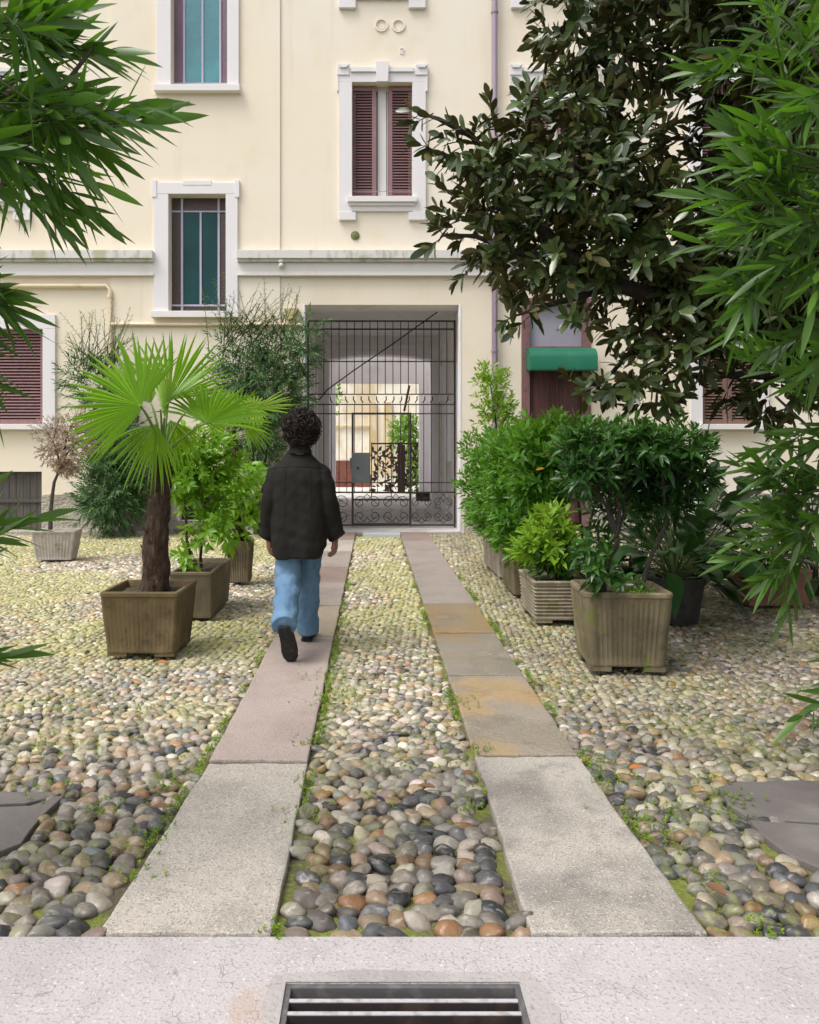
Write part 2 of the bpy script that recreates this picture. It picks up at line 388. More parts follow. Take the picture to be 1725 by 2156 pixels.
M_SLABS = {
    'grey': granite('grey_granite', (.445, .402, .350), (.28, .252, .22)),
    'grey2': granite('cool_grey_granite', (.42, .382, .335), (.145, .133, .12)),
    'pink': granite('pink_granite', (.375, .30, .268), (.285, .225, .20)),
    'tan': granite('tan_granite', (.315, .26, .19), (.24, .195, .145)),
    'greypink': granite('grey_pink_granite', (.315, .265, .235), (.22, .185, .165)),
    'rose': granite('rose_granite', (.30, .215, .185), (.22, .165, .14)),
    'ochre': granite('ochre_stained_granite', (.29, .245, .195), (.205, .175, .14), ((.35, .238, .115), .42), wet=(2.2, .42, .56, .2)),
    'wetgrey': granite('wet_grey_granite', (.285, .248, .203), (.20, .172, .142), ((.28, .19, .09), .5), .5, .45, wet=(1.4, .34, .46, .07)),
    'wetochre': granite('wet_ochre_granite', (.285, .215, .135), (.22, .17, .115), ((.32, .21, .09), .42), .5, .4, wet=(1.4, .34, .46, .08)),
}
M_SLATE = mat('dark_slate', (.165, .148, .136), [dict(s=2.2, lo=.45, hi=.62, c=(.20, .175, .165), fac=.8), dict(s=60, lo=.6, hi=.75, c=(.27, .25, .23), fac=.4), dict(s=.9, lo=.5, hi=.56, c=(.115, .10, .095), fac=.7)], .55, [('noise', 8, .5, .02), ('noise', 60, .3, .005)])
M_SOIL = mat('mossy_soil', (.10, .082, .055), [dict(s=14, lo=.42, hi=.62, c=(.065, .052, .036), fac=.8), dict(s=1.6, lo=.44, hi=.58, c=(.15, .175, .03), fac=.9), dict(s=40, lo=.5, hi=.7, c=(.20, .23, .04), fac=.5)], .95, [('noise', 60, .8, .015)])
M_PEB = mat('river_pebble', (.3, .3, .3), [dict(s=90, lo=.50, hi=.72, c=(.10, .085, .07), fac=.32), dict(s=26, st=(1, 2.2, 1), lo=.56, hi=.72, c=(.52, .46, .39), fac=.35),
             dict(s=1.3, lo=.50, hi=.64, c=(.22, .24, .055), fac=.45, m=(34, .45, .60))], .55, [('noise', 70, .35, .006), ('noise', 240, .25, .003)], attr='col', spec=.4, wet=(5, .42, .64, .24))
M_YGROUND = mat('yard_paving', (.70, .67, .63), [dict(s=3, lo=.45, hi=.65, c=(.36, .34, .31), fac=.7)], .9)
M_PFLOOR = mat('passage_floor', (.52, .49, .47), [dict(s=2, lo=.42, hi=.65, c=(.36, .34, .32), fac=.7), dict(s=30, lo=.55, hi=.7, c=(.30, .28, .26), fac=.4)], .8, [('noise', 40, .4, .008)])

def stain(m, c, r, col, fac):
    nt = m.node_tree; L = nt.links; b = nt.nodes['Principled BSDF']; src = b.inputs['Base Color'].links[0].from_socket
    g = node(nt, 'ShaderNodeNewGeometry'); sb = node(nt, 'ShaderNodeVectorMath', operation='SUBTRACT'); sb.inputs[1].default_value = c; L.new(g.outputs['Position'], sb.inputs[0])
    dv = node(nt, 'ShaderNodeVectorMath', operation='DIVIDE'); dv.inputs[1].default_value = r; L.new(sb.outputs[0], dv.inputs[0])
    ln = node(nt, 'ShaderNodeVectorMath', operation='LENGTH'); L.new(dv.outputs[0], ln.inputs[0])
    n = node(nt, 'ShaderNodeTexNoise'); n.inputs['Scale'].default_value = 22; n.inputs['Detail'].default_value = 5; L.new(g.outputs['Position'], n.inputs['Vector'])
    ad = node(nt, 'ShaderNodeMath', operation='ADD'); L.new(ln.outputs['Value'], ad.inputs[0]); L.new(n.outputs[0], ad.inputs[1])
    mr = node(nt, 'ShaderNodeMapRange'); mr.interpolation_type = 'SMOOTHSTEP'; mr.inputs['From Min'].default_value = 1.5; mr.inputs['From Max'].default_value = .7; mr.inputs['To Max'].default_value = fac; L.new(ad.outputs[0], mr.inputs['Value'])
    x = node(nt, 'ShaderNodeMix'); x.data_type = 'RGBA'; L.new(mr.outputs[0], x.inputs[0]); L.new(src, x.inputs[6]); x.inputs[7].default_value = (*col, 1); L.new(x.outputs[2], b.inputs['Base Color'])
stain(M_CONC, (-.32, 2.0, 0), (.075, .12, 1), (.38, .24, .16), .42)
YF = 13.8                          # facade plane
# ------------------------------------------------------------------ ground
mb = MB(); mb.box(-60, -40, -.30, 60, YF + .02, -.036); tag(mb.build('ground', M_SOIL), kind='structure')
mb = MB(); mb.box(-60, 23.9, -.30, 60, 90, 0.0); tag(mb.build('rear_ground', M_YGROUND), kind='structure')
mb = MB(); mb.box(-1.9, YF + .02, -.30, 2.2, 23.9, -.004); tag(mb.build('passage_pavement', M_PFLOOR), kind='structure')

# concrete apron with an opening for the drain
GX0, GX1, GY0, GY1 = -.232, .392, 1.62, 2.092
AY = 2.297
mb = MB()
def grid_with_hole(mb, xs, ys, hole, z0, z1):
    for i in range(len(xs) - 1):
        for j in range(len(ys) - 1):
            if (xs[i], ys[j]) == hole: continue
            mb.quad((xs[i], ys[j], z1), (xs[i + 1], ys[j], z1), (xs[i + 1], ys[j + 1], z1), (xs[i], ys[j + 1], z1))
xs = [-12, GX0, GX1, 12]; ys = [-8, GY0, GY1, AY - .006]
grid_with_hole(mb, xs, ys, (GX0, GY0), 0, 0)
mb.quad((-12, AY - .006, 0), (12, AY - .006, 0), (12, AY, -.008), (-12, AY, -.008)); mb.quad((-12, AY, -.008), (12, AY, -.008), (12, AY, -.06), (-12, AY, -.06))
for (a, b) in (((GX0, GY0), (GX1, GY0)), ((GX1, GY0), (GX1, GY1)), ((GX1, GY1), (GX0, GY1)), ((GX0, GY1), (GX0, GY0))):
    mb.quad((*a, 0), (*b, 0), (*b, -.05), (*a, -.05))
tag(mb.build('pavement', M_CONC), kind='structure')
# mortar patch round the drain and a rust stain, thin sheets on the concrete
def blob(cx, cy, rx, ry, n=28, a=.12):
    return [(cx + rx * (1 + random.uniform(-a, a)) * math.cos(2 * math.pi * k / n), cy + ry * (1 + random.uniform(-a, a)) * math.sin(2 * math.pi * k / n)) for k in range(n)]
mb = MB(); z = .003
o_ = [(-.275, 1.5), (.47, 1.5)] + [(.47 + random.uniform(-.012, .02), 1.56 + i * .06) for i in range(9)] + [(.44, 2.11), (.42, 2.135)] + [(.36 - i * .07 + random.uniform(-.01, .01), 2.135 + random.uniform(-.008, .008)) for i in range(9)] + [(-.27, 2.115), (-.285, 2.0)] + [(-.28 + random.uniform(-.012, .012), 1.95 - i * .06) for i in range(7)]
bm = bmesh.new()
ov = [bm.verts.new((x, y, z)) for x, y in o_]; hv = [bm.verts.new((x, y, z)) for x, y in ((GX0, GY0), (GX1, GY0), (GX1, GY1), (GX0, GY1))]
ed = [bm.edges.new((ov[i], ov[(i + 1) % len(ov)])) for i in range(len(ov))] + [bm.edges.new((hv[i], hv[(i + 1) % 4])) for i in range(4)]
bmesh.ops.triangle_fill(bm, use_beauty=True, edges=ed, normal=(0, 0, 1))
me = bpy.data.meshes.new('mortar'); bm.to_mesh(me); bm.free()
tag(link('mortar_patch', me, M_PATCH), kind='structure')
if 0: mb = MB(); pts = blob(-.335, 2.0, .05, .085, 26, .2); mb.add([(x, y, .0045) for x, y in pts], [tuple(range(len(pts)))]); tag(mb.build('rust_stain', M_RUST), kind='structure')

# drain grate
gr = thing('drain_grate', 'black iron drain grate set in the concrete strip in the foreground', 'drain', (.08, 1.86, -.03))
mb = MB(); t = .016
for (a, b, c, d_) in ((GX0, GY0, GX1, GY0 + t), (GX0, GY1 - t, GX1, GY1), (GX0, GY0 + t, GX0 + t, GY1 - t), (GX1 - t, GY0 + t, GX1, GY1 - t)):
    mb.box(a, b, -.06, c, d_, -.002)
M_LITWORN = mat('lit_worn_steel', (.42, .40, .42), [dict(s=40, lo=.45, hi=.7, c=(.26, .24, .25), fac=.8)], .45)  # pale worn tops on dark bars: lit edges and shaded sides put into colour
M_GFR = mat('dark_frame_iron', (.09, .085, .088), [dict(s=30, lo=.45, hi=.7, c=(.16, .15, .15), fac=.7)], .6)
mb.build('frame', M_GFR, gr, bevel=.002)
y = GY1 - t - .046
while y > GY0 + .03:
    mb = MB(); mb.box(GX0 + t, y - .0055, -.05, GX1 - t, y + .0055, -.006); br_ = mb.build('bar', M_IRON, gr)
    mb = MB(); mb.box(GX0 + t, y - .006, -.0058, GX1 - t, y + .006, -.003); mb.build('lit_worn_edge', M_LITWORN, br_); y -= .046
mb = MB(); mb.box(.068, GY0 + t, -.056, .104, GY1 - t, -.030); mb.build('cross_rib', M_GFR, gr, bevel=.002)
mb = MB()
mb.box(GX0, GY0, -.5, GX1, GY1, -.49); mb.box(GX0 - .02, GY0, -.5, GX0, GY1, -.061); mb.box(GX1, GY0, -.5, GX1 + .02, GY1, -.061); mb.box(GX0, GY0 - .02, -.5, GX1, GY0, -.061); mb.box(GX0, GY1, -.5, GX1, GY1 + .02, -.061)
mb.build('sump', M_DARK, gr)

# ------------------------------------------------------------------ granite wheel tracks
def slab(poly_fn, y0, y1, m, label, skew=0.0):
    """slab between y0 and y1; poly_fn(y) -> (x0,x1); ragged front and back edges, rounded arris"""
    g = .009
    n = 14; L_ = []; R_ = []
    ys = [lerp(y0 + g, y1 - g, i / n) for i in range(n + 1)]
    for i, yy in enumerate(ys):
        a, b = poly_fn(yy)
        L_.append((a + random.uniform(-.004, .004), yy)); R_.append((b + random.uniform(-.004, .004), yy))
    back = [(lerp(R_[-1][0], L_[-1][0], k / 8), y1 - g + random.uniform(-.014, .003)) for k in range(1, 8)]
    front = [(lerp(L_[0][0], R_[0][0], k / 8), y0 + g + random.uniform(-.003, .012)) for k in range(1, 8)]
    poly = R_ + back + L_[::-1] + front
    c = Vector((sum(p[0] for p in poly) / len(poly), sum(p[1] for p in poly) / len(poly), 0))
    zt = random.uniform(-.004, .003)
    mb = MB(); mb.prism_xy(poly, -.10, zt)
    o = mb.build('paving_slab', m, bevel=.010)
    for p in o.data.polygons: p.use_smooth = False
    tag(o, label, 'slab', 'granite slabs of the two wheel tracks')
def Lx(y):
    k = max(0, min(1, (3.5 - y) / 1.2)); return (-.752 - .062 * k, -.297)
def Rx(y):
    k = max(0, min(1, (3.2 - y) / .9)); return (.478 - .012 * k, .960 + .028 * k)
lj = [2.30, 3.59, 6.02, 7.22, 8.5, 9.6, 11.2, 12.6, 13.78]
lm = ['grey', 'pink', 'tan', 'greypink', 'rose', 'greypink', 'grey', 'rose']
ll = ['pale speckled grey granite slab at the near end of the track under the walking person', 'mauve pink granite slab just behind the walking person with the near shoe on it', 'tan yellowish granite slab under the front foot of the walking person',
      'greyish pink granite slab right of the blue jeans ahead of the tan slab', 'reddish granite slab beside the hand of the walking person', 'pale greyish pink slab beyond the reddish slab on the person\'s track', 'grey granite slab next to last before the gate on the person\'s track', 'rose granite slab at the gate end of the person\'s track']
for i in range(8): slab(Lx, lj[i], lj[i + 1], M_SLABS[lm[i]], ll[i])
rj = [2.30, 3.66, 4.98, 6.13, 7.32, 9.76, 12.4, 13.78]
rm = ['grey2', 'ochre', 'wetgrey', 'wetochre', 'greypink', 'greypink', 'rose']
rl = ['large speckled grey granite slab with dark weathering at the near end of the empty track', 'granite slab with orange ochre stains behind the near grey slab of the empty track', 'wet grey brown slab beside the big square planter', 'wet ochre brown shiny slab beside the horizontally ribbed planter',
      'long greyish pink slab beside the two plain planters', 'pale pinkish slab beyond the planters on the empty track', 'short rose brown slab at the gate end of the empty track']
for i in range(7): slab(Rx, rj[i], rj[i + 1], M_SLABS[rm[i]], rl[i])
mb = MB(); mb.box(-1.28, 13.62, -.06, 1.6, 13.80, -.012); tag(mb.build('threshold_strip', M_SLABS['greypink'], bevel=.006), kind='structure')
mb = MB(); mb.box(-.17, 13.30, -.05, .47, 13.60, .012); tag(mb.build('metal_plate', mat('pale_zinc', (.50, .53, .55), rough=.4), bevel=.004), 'pale metal cover plate lying between the tracks in front of the gate', 'plate')
# dark slate slabs in the pebbles
def slate(px, label):
    p = [G(x, y) for x, y in px]; poly = [(q.x, q.y) for q in p]
    if sum(poly[i][0] * poly[(i + 1) % len(poly)][1] - poly[(i + 1) % len(poly)][0] * poly[i][1] for i in range(len(poly))) < 0: poly.reverse()
    rp = []
    for i in range(len(poly)):
        a, b = poly[i], poly[(i + 1) % len(poly)]
        n = max(1, int(math.dist(a, b) / .09))
        for k in range(n): rp.append((lerp(a[0], b[0], k / n) + random.uniform(-.012, .012), lerp(a[1], b[1], k / n) + random.uniform(-.012, .012)))
    mb = MB(); mb.prism_xy(rp, -.08, -.008)
    tag(mb.build('stone_slab', M_SLATE, bevel=.005), label, 'slab'); return poly
SLATE_R = slate([(1512, 1650), (1552, 1642), (1740, 1640), (1990, 1643), (1990, 1760), (1745, 1728), (1660, 1722), (1575, 1712), (1536, 1688)], 'dark grey flat stone slab sunk in the pebbles at the right edge')
SLATE_R2 = slate([(1583, 1721), (1662, 1730), (1745, 1736), (1990, 1768), (1990, 1870), (1745, 1830), (1652, 1792), (1606, 1752)], 'cracked lower piece of dark stone slab nearest the camera at the right edge')
SLATE_L = slate([(-260, 1700), (-20, 1693), (62, 1690), (112, 1676), (138, 1670), (96, 1708), (58, 1745), (40, 1772), (-20, 1798), (-260, 1810)], 'dark broken stone slab sunk in the pebbles at the left edge')
SLATE_L2 = slate([(-260, 1668), (20, 1664), (95, 1662), (132, 1665), (104, 1674), (60, 1684), (-20, 1687), (-260, 1692)], 'narrow broken strip of dark stone behind the slab at the left edge')

# ------------------------------------------------------------------ pebbles
def in_poly(x, y, poly):
    c = False; j = len(poly) - 1
    for i in range(len(poly)):
        (xi, yi), (xj, yj) = poly[i], poly[j]
        if (yi > y) != (yj > y) and x < (xj - xi) * (y - yi) / (yj - yi) + xi: c = not c
        j = i
    return c
PAL = np.array([(.25, .222, .19), (.19, .168, .142), (.31, .28, .24), (.060, .060, .063), (.115, .113, .118), (.46, .41, .335), (.38, .29, .19), (.27, .185, .11), (.37, .20, .092), (.34, .265, .22), (.18, .19, .20), (.58, .53, .46)])
PN = ['taupe grey', 'brownish grey', 'light grey', 'nearly black', 'dark slate grey', 'pale beige', 'tan', 'brown', 'orange brown', 'pinkish beige', 'bluish grey', 'creamy white']
PWn = np.array([.13, .13, .09, .11, .14, .09, .10, .08, .03, .05, .02, .03])
PWf = np.array([.18, .12, .20, .02, .04, .17, .11, .05, .015, .06, .02, .03])
PWn /= PWn.sum(); PWf /= PWf.sum()
def pebble_template(sub, seed, cut):
    bm = bmesh.new(); bmesh.ops.create_icosphere(bm, subdivisions=sub, radius=1)
    off = Vector((seed * 7.3, seed * 3.1, seed * 1.7))
    for v in bm.verts:
        n_ = mnoise.noise(v.co * .9 + off) * .34 + mnoise.noise(v.co * 2.1 + off) * .13
        v.co *= 1 + n_
    bm.verts.index_update()
    V = np.array([v.co[:] for v in bm.verts]); F = np.array([[v.index for v in f.verts] for f in bm.faces]); bm.free()
    F = F[(V[F][:, :, 2].min(1) > cut)]
    u, inv = np.unique(F, return_inverse=True)
    return V[u], inv.reshape(-1, 3)
TN = [pebble_template(3, i, -.65) for i in range(12)]
TF = [pebble_template(2, i + 40, -.35) for i in range(12)]
pe = []
Y = AY + .045
row = 0
while Y < 13.62:
    s = .075 if Y < 2.9 else lerp(.075, .052, min(1, (Y - 2.9) / 1.6))
    if Y > 9: s = .062
    x0, x1 = -885 / FPX * Y - 1.3, 1040 / FPX * Y + 1.5
    x1 = min(x1, 9)
    n = int((x1 - x0) / s)
    xs_ = x0 + (np.arange(n) + .5 * (row % 2)) * s + rng.normal(0, .13 * s, n); ys_ = Y + rng.normal(0, .12 * s, n)
    pe += [(a, b, s) for a, b in zip(xs_, ys_)]
    Y += s * .80; row += 1
pe = np.array(pe)
lx0 = np.array([Lx(y)[0] for y in pe[:, 1]]); rx1 = np.array([Rx(y)[1] for y in pe[:, 1]])
mg = pe[:, 2] * .30
ok = ~(((pe[:, 0] > lx0 - mg) & (pe[:, 0] < -.297 + mg)) | ((pe[:, 0] > .472 - mg) & (pe[:, 0] < rx1 + mg)))
ok &= ~((pe[:, 1] > 13.22) & (pe[:, 0] > -.25) & (pe[:, 0] < .55)) & (pe[:, 1] > AY + .035)
for sl_ in (SLATE_L, SLATE_R, SLATE_L2, SLATE_R2):
    cx_ = sum(p[0] for p in sl_) / len(sl_); cy_ = sum(p[1] for p in sl_) / len(sl_)
    big = [(cx_ + (p[0] - cx_) * 1.04, cy_ + (p[1] - cy_) * 1.06) for p in sl_]
    xs_ = [p[0] for p in big]; ys_ = [p[1] for p in big]
    cand = np.where((pe[:, 0] > min(xs_)) & (pe[:, 0] < max(xs_)) & (pe[:, 1] > min(ys_)) & (pe[:, 1] < max(ys_)))[0]
    for i in cand:
        if in_poly(pe[i, 0], pe[i, 1], big): ok[i] = False
pe = pe[ok]; n = len(pe)
a_ = pe[:, 2] * rng.uniform(.48, .76, n); b_ = pe[:, 2] * rng.uniform(.38, .54, n); c_ = pe[:, 2] * rng.uniform(.28, .42, n)
yaw = rng.normal(0, .55, n); big = rng.uniform(0, 1, n) < .22; yaw[big] = rng.uniform(0, 3.14, big.sum())
tilt = rng.normal(0, .16, (n, 2))
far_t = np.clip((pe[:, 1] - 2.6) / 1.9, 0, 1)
ci = np.array([rng.choice(12, p=PWn * (1 - t) + PWf * t) for t in far_t])
colr = PAL[ci] * rng.uniform(.68, 1.12, (n, 1)) * (1 + rng.normal(0, .03, (n, 3))) * (lerp(.62, 1.15, far_t) * np.where((pe[:, 0] > 1.0) & (pe[:, 1] > 3.6), .72, 1) * (1 + .30 * np.clip((pe[:, 1] - 5.5) / 3.5, 0, 1) * (pe[:, 0] < 1.2)))[:, None]  # right bed darkened: browner stones, plus tree shade put into the colour
mossn = np.array([mnoise.noise(Vector((x * .55, y * .55, 4.2))) + .5 * mnoise.noise(Vector((x * 1.9, y * 1.9, 1.2))) for x, y, s_ in pe])
colr *= np.where(far_t[:, None] > .5, np.array([1.0, .985, .96]), np.array([1.0, .985, .96]))
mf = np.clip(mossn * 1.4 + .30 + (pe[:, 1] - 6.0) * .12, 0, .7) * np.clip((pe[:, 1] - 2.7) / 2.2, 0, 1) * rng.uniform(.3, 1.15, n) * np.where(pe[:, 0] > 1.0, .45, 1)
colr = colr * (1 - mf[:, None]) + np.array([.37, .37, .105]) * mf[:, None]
emb = np.clip((pe[:, 1] - 3.0) / 2.5, 0, 1)
cz = -.040 + c_ * (rng.uniform(.15, .50, n) - emb * rng.uniform(.20, .60, n))
cs, sn = np.cos(yaw), np.sin(yaw)
def place_pebbles(ix, T):
    Vs, Fs, Cs = [], [], []; off = 0
    tid = rng.integers(0, len(T), len(ix))
    for k in range(len(T)):
        j = ix[tid == k]
        if len(j) == 0: continue
        V, F = T[k]
        W_ = V[None] * np.stack([a_[j], b_[j], c_[j]], 1)[:, None]
        W_[..., 2] += W_[..., 0] * tilt[j, 0][:, None] + W_[..., 1] * tilt[j, 1][:, None]
        X = W_[..., 0] * cs[j][:, None] - W_[..., 1] * sn[j][:, None] + pe[j, 0][:, None]
        Yy = W_[..., 0] * sn[j][:, None] + W_[..., 1] * cs[j][:, None] + pe[j, 1][:, None]
        Z = W_[..., 2] + cz[j][:, None]
        Vs.append(np.stack([X, Yy, Z], -1).reshape(-1, 3))
        Fs.append((F[None] + (np.arange(len(j)) * len(V))[:, None, None]).reshape(-1, 3) + off); off += len(j) * len(V)
        Cs.append(np.repeat(np.concatenate([colr[j], np.ones((len(j), 1))], 1), len(V), 0))
    return np.concatenate(Vs), np.concatenate(Fs), np.concatenate(Cs)
px_ = pe[:, 0] / pe[:, 1] * FPX + VX
inview = (px_ > 5) & (px_ < IW - 5)
order = np.argsort(np.where(inview, pe[:, 1], 99))
near = order[:300]; rest = order[300:]
med = rest[pe[rest, 1] < 4.4]; far = rest[pe[rest, 1] >= 4.4]
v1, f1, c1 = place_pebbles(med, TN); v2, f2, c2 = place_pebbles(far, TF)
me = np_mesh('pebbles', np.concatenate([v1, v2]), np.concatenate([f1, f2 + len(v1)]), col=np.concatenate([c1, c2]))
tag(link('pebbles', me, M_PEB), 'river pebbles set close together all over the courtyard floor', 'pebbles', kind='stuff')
ymax = pe[near, 1].max()
for j in near:
    v, f, c = place_pebbles(np.array([j]), TN)
    o = link('pebble', np_mesh('pebble', v, f, col=c), M_PEB)
    x, y = pe[j, 0], pe[j, 1]
    where = 'left of both tracks' if x < -.5 else ('in the middle strip' if x < .6 else 'right of both tracks')
    r_ = int((y - AY) / .085)
    rows = ['touching the concrete strip', 'second row from the concrete strip', 'third row from the concrete strip', 'fourth row from the concrete strip', 'fifth row from the concrete strip'][r_] if r_ < 5 else ('well behind the concrete strip' if y < 3.0 else 'farther back near the slab joint')
    size = 'large' if a_[j] > .056 else ('small' if a_[j] < .047 else 'medium')
    tag(o, f'{size} {PN[ci[j]]} pebble {where}, {rows}', 'pebble', 'pebbles nearest the concrete strip')
# ------------------------------------------------------------------ the building
K = FPX / YF
def fx(x): return (x - VX) / K          # facade x from frame x
def fz(y): return CAM_H - (y - VY) / K  # facade z from frame y
bld = thing('apartment_building', 'cream stucco apartment building with white window surrounds and an arched carriage passage', 'building', (0, YF, 0))
# openings: name -> x0,x1,z0,z1
OP = {}
PORT = (-1.23, 1.55, -.02, 4.0)
OPS = [PORT]
W_ST1 = (fx(362), fx(480), fz(185), fz(185) + 2.35); W_ST2 = (fx(357), fx(477), fz(657), fz(411)); W_ST3 = (W_ST1[0], W_ST1[1], W_ST1[2] + 3.75, W_ST1[2] + 6.0)
def shut_open(xc, zs): return (xc - .53, xc + .53, zs, zs + 2.02)
XC = [fx(-25), fx(805), fx(1167), fx(1540), fx(1905), fx(-390)]
Z1, Z2, Z3 = fz(417), fz(417) + 3.72, fz(417) + 7.4
UP = [shut_open(x, z) for x in XC for z in (Z1, Z2)]
W_GL = (fx(-130), fx(92), fz(893), fz(693)); W_GR = (fx(1478), fx(1592), fz(893), fz(640)); W_GR2 = (fx(1850), fx(1964), fz(893), fz(640)); W_GLL = (fx(-560), fx(-330), fz(893), fz(693))
DOOR = (fx(1110), fx(1232), .02, fz(640))
CELL = (fx(-120), fx(88), fz(1117), fz(993))
CEL2 = (fx(378), fx(482), fz(1096), fz(1000))
OPS += [W_ST1, W_ST2, W_ST3] + UP + [W_GL, W_GR, W_GR2, W_GLL, DOOR, CELL, CEL2]
WX0, WX1, WTOP = -16, 14, 13.2
def wall_off(x): return .03 if fx(235) <= x < fx(590) else 0.0
mb = MB()
xs = sorted(set([WX0, WX1, fx(235), fx(590)] + [o[0] for o in OPS] + [o[1] for o in OPS])); zs = sorted(set([-.3, WTOP] + [max(o[2], -.3) for o in OPS] + [o[3] for o in OPS]))
for i in range(len(xs) - 1):
    xm = (xs[i] + xs[i + 1]) / 2; y = YF - wall_off(xm)
    for j in range(len(zs) - 1):
        zm = (zs[j] + zs[j + 1]) / 2
        if any(o[0] < xm < o[1] and o[2] < zm < o[3] for o in OPS): continue
        mb.quad((xs[i], y, zs[j]), (xs[i + 1], y, zs[j]), (xs[i + 1], y, zs[j + 1]), (xs[i], y, zs[j + 1]))
    for xe in ((xs[i],) if xs[i] in (fx(235), fx(590)) else ()):
        mb.quad((xe, YF - .03, -.3), (xe, YF, -.3), (xe, YF, WTOP), (xe, YF - .03, WTOP))
for o in OPS[1:]:                        # plastered reveals
    x0, x1, z0, z1 = o; yf = YF - wall_off((x0 + x1) / 2); yb = YF + .32
    mb.quad((x0, yf, z0), (x0, yb, z0), (x0, yb, z1), (x0, yf, z1)); mb.quad((x1, yf, z0), (x1, yf, z1), (x1, yb, z1), (x1, yb, z0))
    mb.quad((x0, yf, z1), (x0, yb, z1), (x1, yb, z1), (x1, yf, z1)); mb.quad((x0, yf, z0), (x1, yf, z0), (x1, yb, z0), (x0, yb, z0))
# back and roof so that the house is a closed body
YBK = 20.26
mb.quad((WX0, YF, -.3), (WX0, YBK, -.3), (WX0, YBK, WTOP), (WX0, YF, WTOP)); mb.quad((WX1, YF, -.3), (WX1, YF, WTOP), (WX1, YBK, WTOP), (WX1, YBK, -.3))
FO = (-1.1, 1.376, -.02, 3.43)
for (a, b, c, e) in ((WX0, -1.10, -.3, WTOP), (1.48, WX1, -.3, WTOP), (-1.10, 1.48, 3.88, WTOP)):
    mb.quad((a, YBK, c), (b, YBK, c), (b, YBK, e), (a, YBK, e))
mb.build('wall', M_WALL, bld)
mb = MB(); mb.box(WX0 - .3, YF - .45, WTOP, WX1 + .3, YBK + .2, WTOP + .25); mb.build('roof', M_LEDGE, bld)
# dark rooms behind the windows
mb = MB()
for o in OPS[1:]:
    if o in (W_ST1, W_ST2, W_ST3): continue
    mb.quad((o[0] - .02, YF + .30, o[2] - .02), (o[1] + .02, YF + .30, o[2] - .02), (o[1] + .02, YF + .30, o[3] + .02), (o[0] - .02, YF + .30, o[3] + .02))
mb.build('dark_rooms', M_DARK, bld)
# rough plinth either side of the passage
mb = MB()
def plinth(x0, x1, z1, skip=()):
    nx = max(2, int((x1 - x0) / .09)); nz = 9; y0 = YF - .055
    g = []
    for i in range(nx + 1):
        r_ = []
        for j in range(nz + 1):
            x = lerp(x0, x1, i / nx); z = lerp(-.06, z1, j / nz)
            dd = mnoise.noise(Vector((x * 3, z * 4, 1))) * .03 + mnoise.noise(Vector((x * 11, z * 11, 5))) * .012
            if j == nz: z += mnoise.noise(Vector((x * 4, 0, 9))) * .05
            r_.append((x, y0 + dd - .02 * (1 - j / nz), z))
        r_.append((r_[-1][0], YF - .001, r_[-1][2] + .005)); g.append(r_)
    V = [p for r_ in g for p in r_]; m_ = nz + 2
    mb.add(V, [(i * m_ + j, (i + 1) * m_ + j, (i + 1) * m_ + j + 1, i * m_ + j + 1) for i in range(nx) for j in range(m_ - 1)])
for a_p in ((CELL[1] + .02, CEL2[0] - .03, fz(1042)), (CEL2[1] + .03, PORT[0] - .02, fz(1060)), (PORT[1] + .05, DOOR[0] - .12, fz(1058)), (DOOR[1] + .14, 13.5, fz(1040)), (-15.5, CELL[0] - .02, fz(1042))):
    mb = MB(); plinth(*a_p); mb.build('plinth', M_PLINTH, bld, smooth=True)
mb = MB(); mb.box(-14, YF - .34, -.06, CEL2[0] - .2, YF - .03, .045); mb.build('plinth_step', M_PLINTH, bld, bevel=.01)
# string course: ledge over a white band, interrupted by the stair window
yl0, yl1, yb1 = fz(532), fz(549), fz(580)
for (a, b) in ((WX0, fx(327)), (fx(502), fx(1034)), (fx(1046), WX1)):
    mb = MB(); mb.prism_xz([(a, yl1), (b, yl1), (b, yl0), (a, yl0)], YF - .20, YF - .001); mb.box(a, YF - .15, yl1 - .045, b, YF - .001, yl1 - .001)
    mb.build('ledge', M_LEDGE, bld, bevel=.006)
    mb = MB(); mb.box(a, YF - .085, yb1, b, YF - .002, yl1 - .047); mb.box(a, YF - .10, yb1 - .02, b, YF - .002, yb1 + .025 - .004)
    mb.build('string_course', M_COURSE, bld, bevel=.006)

# ---------------- window builders
def wpart(mbx, name, m, parent, **kw): return mbx.build(name, m, parent, **kw)
def louvre(x0, x1, z0, z1, y, n, m, parent, stile=.075, stiles='both'):
    mb = MB(); t = .022
    l = stile if stiles in ('both', 'l') else .012; r_ = stile if stiles in ('both', 'r') else .012
    mb.box(x0, y - t, z0, x0 + l, y + t, z1); mb.box(x1 - r_, y - t, z0, x1, y + t, z1)
    mb.box(x0 + l, y - t + .002, z0, x1 - r_, y + t - .002, z0 + .085); mb.box(x0 + l, y - t + .002, z1 - .06, x1 - r_, y + t - .002, z1)
    a, b = z0 + .10, z1 - .07
    for i in range(n):
        z = lerp(a, b, (i + .5) / n); h = (b - a) / n
        mb.obox(((x0 + l + x1 - r_) / 2, y, z), ((x1 - r_ - x0 - l) / 2, 0, 0), (0, .017, .010 + h * .1), (0, -.003, .0045))
    return mb.build('shutter', m, parent)
